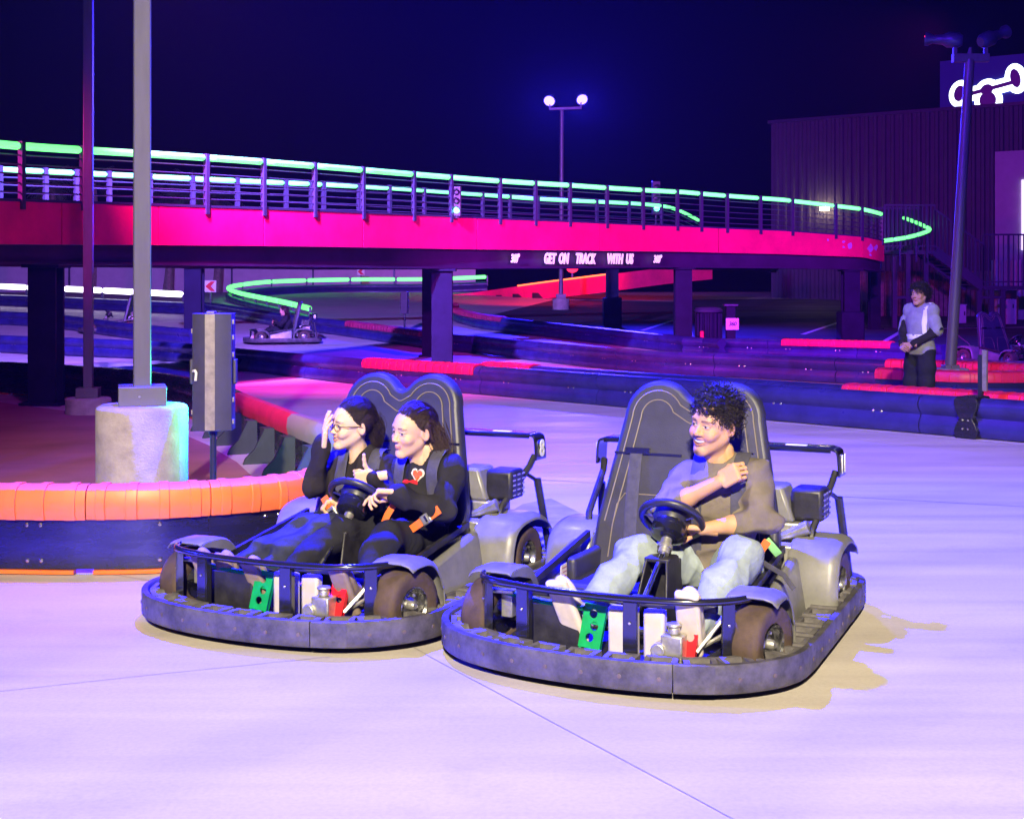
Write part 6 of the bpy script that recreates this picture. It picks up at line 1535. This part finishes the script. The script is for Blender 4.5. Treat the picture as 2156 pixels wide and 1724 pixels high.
# ---- the driver of kart 8
base = (0.20, 0.62, 0.22)
J = dict(pelvis=(0.21, 0.68, 0.29), chest=kl(OL, 896, 1040, 0.665), neck=kl(OL, 902, 972, 0.65), head=kl(OL, 869, 911, 0.59),
         sl=kl(OL, 944, 997, 0.62), sr=kl(OL, 848, 997, 0.68), el=kl(OL, 938, 1076, 0.50), wl=kl(OL, 834, 1040, 0.37), er=kl(OL, 792, 1062, 0.56), wr=kl(OL, 724, 1052, 0.47),
         hl=(0.29, 0.64, 0.28), hr=(0.12, 0.64, 0.28), kl=kl(OL, 815, 1128, 0.30), kr=kl(OL, 718, 1118, 0.30), al=kl(OL, 752, 1248, -0.03), ar=kl(OL, 572, 1236, -0.04), bulk=0.92)
skd = (0.64, 0.40, 0.25)
drv, TF, HM, tp_ = person('long-haired woman in a black hoodie gripping the steering wheel', OL, base, J, skd,
    dict(yaw=R(-24), pitch=R(5), roll=R(6), scale=1.03, smirk=1, eye=0.0052, gaze=0.003, fem=1, nose=0.95, brow=(0.035, 0.02, 0.015), browin=0.003, lip=(0.45, 0.17, 0.15)),
    (hair_smooth(2, [((0.03, 0.085, 0.02), (0.065, 0.105, -0.06), 0.040, 0.036), ((0.065, 0.105, -0.06), (0.105, 0.105, -0.14), 0.036, 0.030), ((0.105, 0.105, -0.14), (0.14, 0.09, -0.26), 0.030, 0.014), ((0.06, 0.08, -0.04), (0.115, 0.085, -0.20), 0.018, 0.010), ((-0.03, 0.08, 0.0), (0.02, 0.11, -0.07), 0.035, 0.03), ((0.075, 0.03, 0.05), (0.078, 0.055, -0.03), 0.014, 0.012)]), M['hair_b']),
    dict(name='hoodie', mat=M['black2'], g=0.020, arm=(0.054, 0.053, 0.041), sleeve_l=1.02, sleeve_r=1.02, fold=0.022, seed=14),
    dict(mat=M['blkpant'], leg=(0.088, 0.072, 0.064, 0.050), fold=0.020, seed=19),
    dict(mat=M['shoe_b'], dirs={'l': ((0.0, -0.5, 0.85), (0, 0.85, 0.5)), 'r': ((-0.12, -0.40, 0.90), (0, 0.9, 0.4))}, sc=0.95),
    [dict(left=True, at=J['wl'], dir=(-0.88, -0.42, 0.05), palm=(0.10, -0.50, -0.86), curl={'i': (18, 30, 20), 'm': (40, 50, 30), 'r': (48, 60, 35), 'p': (52, 62, 35)}, thumb=THUMB_SIDE, sc=0.97), dict(left=False, at=J['wr'], dir=(-0.75, -0.6, -0.05), palm=(0.3, 0.2, -0.9), curl=(55, 70, 45), thumb=THUMB_WRAP, sc=0.95)], fem=1)
# heart patch printed on the hoodie
hx = kl(OL, 868, 1002, 0.50)
def heart(s_): return [(s_ * 0.062 * math.sin(a) ** 3, s_ * (0.052 * math.cos(a) - 0.020 * math.cos(2 * a) - 0.008 * math.cos(3 * a) - 0.004 * math.cos(4 * a))) for a in np.linspace(0, 2 * math.pi, 30, endpoint=False)]
def patch_on(F, c, poly, lift, mt, name, parent, base):
    ys = []
    for x, z in poly + [(0, 0)]:
        i = int(round((c[0] + x - F.lo[0]) / F.h)); k = int(round((c[2] + z - F.lo[2]) / F.h)); q = np.nonzero(F.d[i, :, k] < 0)[0]; ys.append(F.ax[1][q[0]] - lift if len(q) else None)
    good = [y for y in ys if y is not None]; m_ = sum(good) / len(good); ys = [m_ + 0.8 * ((y if y is not None else m_) - m_) for y in ys]
    mb = MB(); n_ = len(poly); mb.add([(c[0] + x - base[0], y - base[1], c[2] + z - base[2]) for (x, z), y in zip(poly + [(0, 0)], ys)], [(i, (i + 1) % n_, n_) for i in range(n_)])
    return mb.build(name, mt, parent, smooth=60)
M['patch_w'] = mat('patch_white', (0.6, 0.56, 0.5), 0.7); M['patch_o'] = mat('patch_orange', (0.75, 0.09, 0.02), 0.7); M['patch_r'] = mat('patch_red', (0.6, 0.01, 0.02), 0.7)
patch_on(TF, hx, heart(0.60), 0.006, M['patch_w'], 'heart_patch', tp_, base); patch_on(TF, hx, heart(0.44), 0.010, M['patch_o'], 'heart_patch', tp_, base)
hx2 = kl(OL, 850, 1016, 0.50); patch_on(TF, hx2, [(-0.055, -0.012), (0.05, -0.012), (0.05, 0.010), (-0.03, 0.006)], 0.007, M['patch_r'], 'red_print', tp_, base)
for s_, x in (('l', kl(OL, 911, 1010, 0.55).x), ('r', kl(OL, 834, 1010, 0.55).x)):
    ribbon('harness_strap', TF, x, 0.36, 0.064, M['belt'], None)
# ---- her passenger
base = (-0.20, 0.62, 0.22)
J = dict(pelvis=(-0.20, 0.68, 0.29), chest=kl(OL, 748, 1030, 0.675), neck=kl(OL, 757, 962, 0.66), head=kl(OL, 741, 897, 0.60),
         sl=kl(OL, 806, 985, 0.64), sr=kl(OL, 701, 984, 0.70), el=kl(OL, 812, 1040, 0.54), wl=kl(OL, 787, 1004, 0.47), er=kl(OL, 664, 1022, 0.54), wr=kl(OL, 681, 940, 0.50),
         hl=(-0.12, 0.64, 0.28), hr=(-0.29, 0.64, 0.28), kl=kl(OL, 690, 1112, 0.28), kr=kl(OL, 645, 1112, 0.30), al=kl(OL, 508, 1226, -0.03), ar=kl(OL, 464, 1220, -0.03), bulk=0.90)
skp = (0.72, 0.49, 0.36)
fdir = Vector(kl(OL, 688, 868, 0.47)) - J['wr']
pas, TF2, HM2, tp2 = person('woman with glasses covering her brow and giving a thumbs-up', OL, base, J, skp,
    dict(yaw=R(-33), pitch=R(2), roll=R(8), scale=1.0, smile=1, open=0.011, eye=0.0052, gaze=-0.002, fem=1, nose=1.0, brow=(0.06, 0.035, 0.025), lip=(0.52, 0.16, 0.14)),
    (hair_smooth(3, [((0, 0.09, 0.03), (0.01, 0.125, -0.02), 0.042, 0.036), ((0.01, 0.125, -0.02), (0.02, 0.13, -0.10), 0.034, 0.018)]), M['hair_a']),
    dict(name='jacket', mat=M['black1'], g=0.018, arm=(0.053, 0.051, 0.040), sleeve_l=1.02, sleeve_r=1.02, fold=0.022, seed=24),
    dict(mat=M['dkjean'], leg=(0.086, 0.068, 0.060, 0.050), fold=0.024, seed=29),
    dict(mat=M['shoe_b'], dirs={'l': ((-0.05, -0.35, 0.93), (0, 0.93, 0.35)), 'r': ((-0.15, -0.35, 0.93), (0, 0.93, 0.35))}, sc=0.93),
    [dict(left=False, at=J['wr'], dir=fdir, palm=(0.80, 0.60, 0.0), curl={'i': (4, 8, 6), 'm': (6, 8, 6), 'r': (12, 10, 6), 'p': (16, 12, 8)}, thumb=THUMB_SIDE, sc=0.98, spread=0.25),
     dict(left=True, at=J['wl'], dir=(-0.85, -0.45, -0.12), palm=(-0.25, 0.85, 0.2), curl=(78, 92, 60), thumb=THUMB_UP, sc=0.95)], fem=1)
for s_, x in (('l', kl(OL, 783, 1010, 0.55).x), ('r', kl(OL, 713, 1010, 0.55).x)):
    ribbon('harness_strap', TF2, x, 0.36, 0.064, M['belt'], None)
STRAPS_L = [o for o in bpy.data.objects if o.name.startswith('harness_strap') and o.parent is None and o not in STRAPS_R]
# glasses, a thing of their own resting on her nose
gl = thing('spectacles', 'thin dark-red framed glasses worn by the passenger', 'glasses', pas.location, R(-25))
Gm = Matrix.Translation(-Vector(base)) @ HM2
for s_ in (-1, 1):
    q = [(s_ * (0.033 + 0.021 * math.copysign(abs(math.cos(a)) ** 0.7, math.cos(a))), -0.100 + 0.010 * abs(math.cos(a)) * (1 if math.cos(a) * 1 > 0 else 0), 0.010 + 0.0155 * math.copysign(abs(math.sin(a)) ** 0.7, math.sin(a))) for a in np.linspace(0, 2 * math.pi, 24, endpoint=False)]
    mb = MB(); mb.tube([Gm @ Vector(p) for p in q], 0.0017, 6, closed=True); mb.build('rim', M['glass'], gl)
    mb = MB(); mb.tube([Gm @ Vector(p) for p in ((s_ * 0.054, -0.091, 0.016), (s_ * 0.074, -0.060, 0.017), (s_ * 0.083, 0.0, 0.016), (s_ * 0.084, 0.022, 0.008))], 0.0019, 6); mb.build('temple', M['glass'], gl)
mb = MB(); mb.tube([Gm @ Vector(p) for p in ((-0.012, -0.101, 0.013), (0, -0.106, 0.016), (0.012, -0.101, 0.013))], 0.0017, 6); mb.build('bridge', M['glass'], gl)

# ---- track marshal standing behind the long barrier
sY = 15.3; sx_ = (1938 - CX) / FPX * sY; base = (0, 0, 0)
J = dict(pelvis=(0, 0.0, 0.83), chest=(0, 0.0, 1.13), neck=(0, 0.02, 1.295), head=(0, -0.02, 1.445), sl=(0.165, 0.01, 1.265), sr=(-0.165, 0.01, 1.265), el=(0.215, -0.02, 1.02), wl=(0.07, -0.24, 0.88), er=(-0.215, -0.04, 1.02), wr=(-0.05, -0.25, 0.87),
         hl=(0.085, 0, 0.80), hr=(-0.085, 0, 0.80), kl=(0.10, -0.02, 0.45), kr=(-0.10, -0.03, 0.45), al=(0.11, 0.0, 0.075), ar=(-0.11, 0.0, 0.075), bulk=0.95)
hv_afro = hair_curly(8, n=1100, hl=(0.050, 0.65), grow=(0.02, 0.05), low=0.8, back=0.025, r=0.0028, shell=0.022)
stf, TFs, HMs, tps = person('curly-haired marshal in a grey reflective vest standing behind the barrier', None, base, J, (0.45, 0.25, 0.17),
    dict(yaw=R(10), scale=0.98, eye=0.005, nose=1.0, pitch=R(0)), (hv_afro, M['hair_curl']),
    dict(name='shirt', mat=M['black1'], g=0.006, arm=(0.054, 0.050, 0.042), sleeve_l=0.9, sleeve_r=0.9, fold=0.006, seed=33),
    dict(mat=M['blkpant'], leg=(0.105, 0.092, 0.088, 0.080), fold=0.008, seed=39),
    dict(mat=M['blkpant'], dirs={'l': ((0.1, -1, 0), (0, 0, 1)), 'r': ((-0.1, -1, 0), (0, 0, 1))}, sc=1.0),
    [dict(left=True, at=J['wl'], dir=(-0.8, -0.5, -0.1), palm=(0, 0.8, -0.4), curl=(40, 50, 30), thumb=THUMB_WRAP), dict(left=False, at=J['wr'], dir=(0.7, -0.6, -0.1), palm=(0, 0.8, -0.4), curl=(40, 50, 30), thumb=THUMB_WRAP)], rz=R(-58), world=(sx_, sY, 0), hcoarse=0.012)
F = Field((-0.3, -0.22, 0.70), (0.3, 0.24, 1.42), 0.009); J2 = {k: (Vector(v) if not isinstance(v, (int, float)) else v) for k, v in J.items()}
torso_field(F, J2, 0.026); F.cap((-0.20, 0.0, 1.16), (-0.24, 0, 1.05), 0.075, 0.07, 0.03); F.cap((0.20, 0.0, 1.16), (0.24, 0, 1.05), 0.075, 0.07, 0.03)
F.folds(0.006, 26, 5); F.cap((0, 0.01, 1.28), (0, 0, 1.5), 0.072, 0.08, 0.01, 's'); F.half((0, 0, 0.765), (0, 0, -1)); F.cap((0, 0, 0.7), (0, 0, 0.9), 0.10, None, 0.02, 's')
V, Q = F.mesh(); vst = np_obj('vest', [(V, Q, None)], M['vest'], stf)
mb = MB(); ring = []
def surf_r(F, ang, z):
    k = int(round((z - F.lo[2]) / F.h)); best = 0.12
    for r_ in np.arange(0.28, 0.05, -0.004):
        i = int(round((r_ * math.cos(ang) - F.lo[0]) / F.h)); j = int(round((r_ * math.sin(ang) - F.lo[1]) / F.h))
        if 0 <= i < F.d.shape[0] and 0 <= j < F.d.shape[1] and F.d[i, j, k] < 0: return r_ + 0.004
    return best
G = [[(surf_r(F, a, z) * math.cos(a), surf_r(F, a, z) * math.sin(a), z) for z in (0.945, 0.965, 0.985, 1.0)] for a in np.linspace(0, 2 * math.pi, 40)]
smoothsheet(G, 'reflective_band', M['reflect'], vst, 0.003)
for x in (0.135,):
    ribbon('reflective_band', F, x, 1.0, 0.05, M['reflect'], vst, (0, 0, 0), lift=0.006)
G = [[(surf_r(F, a, z) * math.cos(a), surf_r(F, a, z) * math.sin(a), z) for a in (R(24), R(30), R(36), R(42))] for z in np.arange(1.28, 0.99, -0.02)]
smoothsheet(G, 'reflective_band', M['reflect'], vst, 0.003)

# ------------------------------------------------------------------ place the karts
def place(K, x, y, rz, z=0.0): K.location = (x, y, z); K.rotation_euler = (0, 0, rz)
KL = make_kart('grey two-seat go-kart number 8 carrying the two women in black', '8', ()); place(KL, OL[0], OL[1], R(-25))
KR = make_kart('grey two-seat go-kart driven by the man in the grey sweatshirt', '11', ()); place(KR, OR[0], OR[1], R(-25))
for o in STRAPS_R: o.parent = KR
for o in STRAPS_L: o.parent = KL
def strap(K, pts, wd, mt, name='harness_strap', up=(0, -1, 0.2), th=0.004):
    P = [Vector(p) for p in pts]; G = []
    for i, p in enumerate(P):
        t = (P[min(i + 1, len(P) - 1)] - P[max(i - 1, 0)]).normalized(); s_ = t.cross(Vector(up)).normalized() * wd / 2
        G.append([p - s_, p - s_ * 0.3, p + s_ * 0.3, p + s_])
    return smoothsheet(G, name, mt, K, th)
# belts of the empty seat
for x in (-0.255,):
    strap(KR, [(x, seat_y(z) - 0.012 - 0.01 * math.sin((0.73 - z) * 8), z) for z in np.arange(0.735, 0.27, -0.04)], 0.062, M['belt'])
def buckle(K, p, mt='belt_o', ang=-30, s_=1.0):
    Mx = Matrix.Translation(p) @ Matrix.Rotation(R(ang), 4, 'Y')
    mb = MB(); mb.box((0, 0, 0), (0.05 * s_, 0.016, 0.055 * s_), Mx); b_ = mb.build('buckle', M['alu'], K, bevel=0.006)
    mb = MB(); mb.box((0, -0.009, 0.004), (0.030 * s_, 0.004, 0.012), Mx); mb.build('buckle_slot', M['k_black'], b_)
    mb = MB(); mb.box((0, 0, 0.055 * s_), (0.042 * s_, 0.008, 0.06 * s_), Mx); mb.build('webbing', M[mt], b_, bevel=0.002)
    mb = MB(); mb.box((0, 0, -0.06 * s_), (0.038 * s_, 0.008, 0.07 * s_), Mx); mb.build('webbing', M[mt], b_, bevel=0.002)
buckle(KL, kl(OL, 897, 1092, 0.42), 'belt_o', 55); buckle(KL, kl(OL, 700, 1078, 0.40), 'belt_o', -35)
buckle(KR, kl(OR, 1597, 1165, 0.44), 'belt_o', 35, 0.8)
strap(KR, [kl(OR, 1612, 1136, 0.50), kl(OR, 1628, 1154, 0.51), kl(OR, 1640, 1168, 0.53)], 0.035, M['belt_g'], 'green_webbing')
strap(KR, [kl(OR, 1600, 1180, 0.45), kl(OR, 1650, 1210, 0.4), kl(OR, 1672, 1240, 0.36)], 0.022, M['belt'], 'loose_strap')
strap(KL, [kl(OL, 830, 1060, 0.42), kl(OL, 815, 1085, 0.41), kl(OL, 805, 1110, 0.40)], 0.035, M['belt_o'], 'webbing')
# other karts: same build, copied with all parts
for o in bpy.data.objects:
    if o.parent is not None: KIDS.setdefault(o.parent.name, []).append(o)
SKIP = ('harness_strap', 'buckle', 'webbing', 'green_webbing', 'loose_strap')
def copy_kart(label, x, y, rz, z=0.0):
    K = KL.copy(); COL.objects.link(K); K['label'] = label; place(K, x, y, rz, z)
    for ch in KIDS.get(KL.name, []):
        if ch.name.split('.')[0] in SKIP: continue
        c = ch.copy(); COL.objects.link(c); c.parent = K
        for g in KIDS.get(ch.name, []):
            d = g.copy(); COL.objects.link(d); d.parent = c
            for e in KIDS.get(g.name, []):
                f = e.copy(); COL.objects.link(f); f.parent = d
    return K
copy_kart('empty go-kart of which only the bumper corner shows by the orange-capped barrier', -3.82, 5.12, R(-25))
q = gp(548, 722); k3 = copy_kart('dark go-kart with a rider on the track behind the long barrier', q.x, q.y, R(-78), q.z)
rd = drv.copy(); COL.objects.link(rd); rd['label'] = 'rider in dark clothes on the far go-kart'; b0 = Matrix.Translation((q.x, q.y, q.z)) @ Matrix.Rotation(R(-78), 4, 'Z') @ Matrix.Translation((0.20, 0.62, 0.22))
rd.matrix_world = b0
for ch in KIDS[drv.name]:
    c = ch.copy(); COL.objects.link(c); c.parent = rd
    for g in KIDS.get(ch.name, []):
        if 'patch' in g.name or 'print' in g.name: continue
        d = g.copy(); COL.objects.link(d); d.parent = c
q = gp(2168, 772); copy_kart('parked go-kart beyond the pink capped loop', q.x, q.y, R(30), q.z)
q = gp(200, 700); copy_kart('distant go-kart half hidden by the dark barrier near the bridge column', q.x, q.y, R(-80), q.z)

# ------------------------------------------------------------------ night air that carries the glow of the lamps
mb = MB(); mb.box((0, 45.0, 6.0), (150, 150, 15.0))
hm = bpy.data.materials.new('night_haze'); hm.use_nodes = True
hn = hm.node_tree.nodes; hn.remove(hn['Principled BSDF'])
pv = hn.new('ShaderNodeVolumePrincipled'); pv.inputs['Color'].default_value = (0.8, 0.82, 0.95, 1); pv.inputs['Density'].default_value = 0.00022; pv.inputs['Anisotropy'].default_value = 0.35
hm.node_tree.links.new(pv.outputs[0], hn['Material Output'].inputs['Volume'])
hz = mb.build('haze', hm, None, smooth=0); hz['kind'] = 'stuff'
scene.cycles.volume_bounces = 0
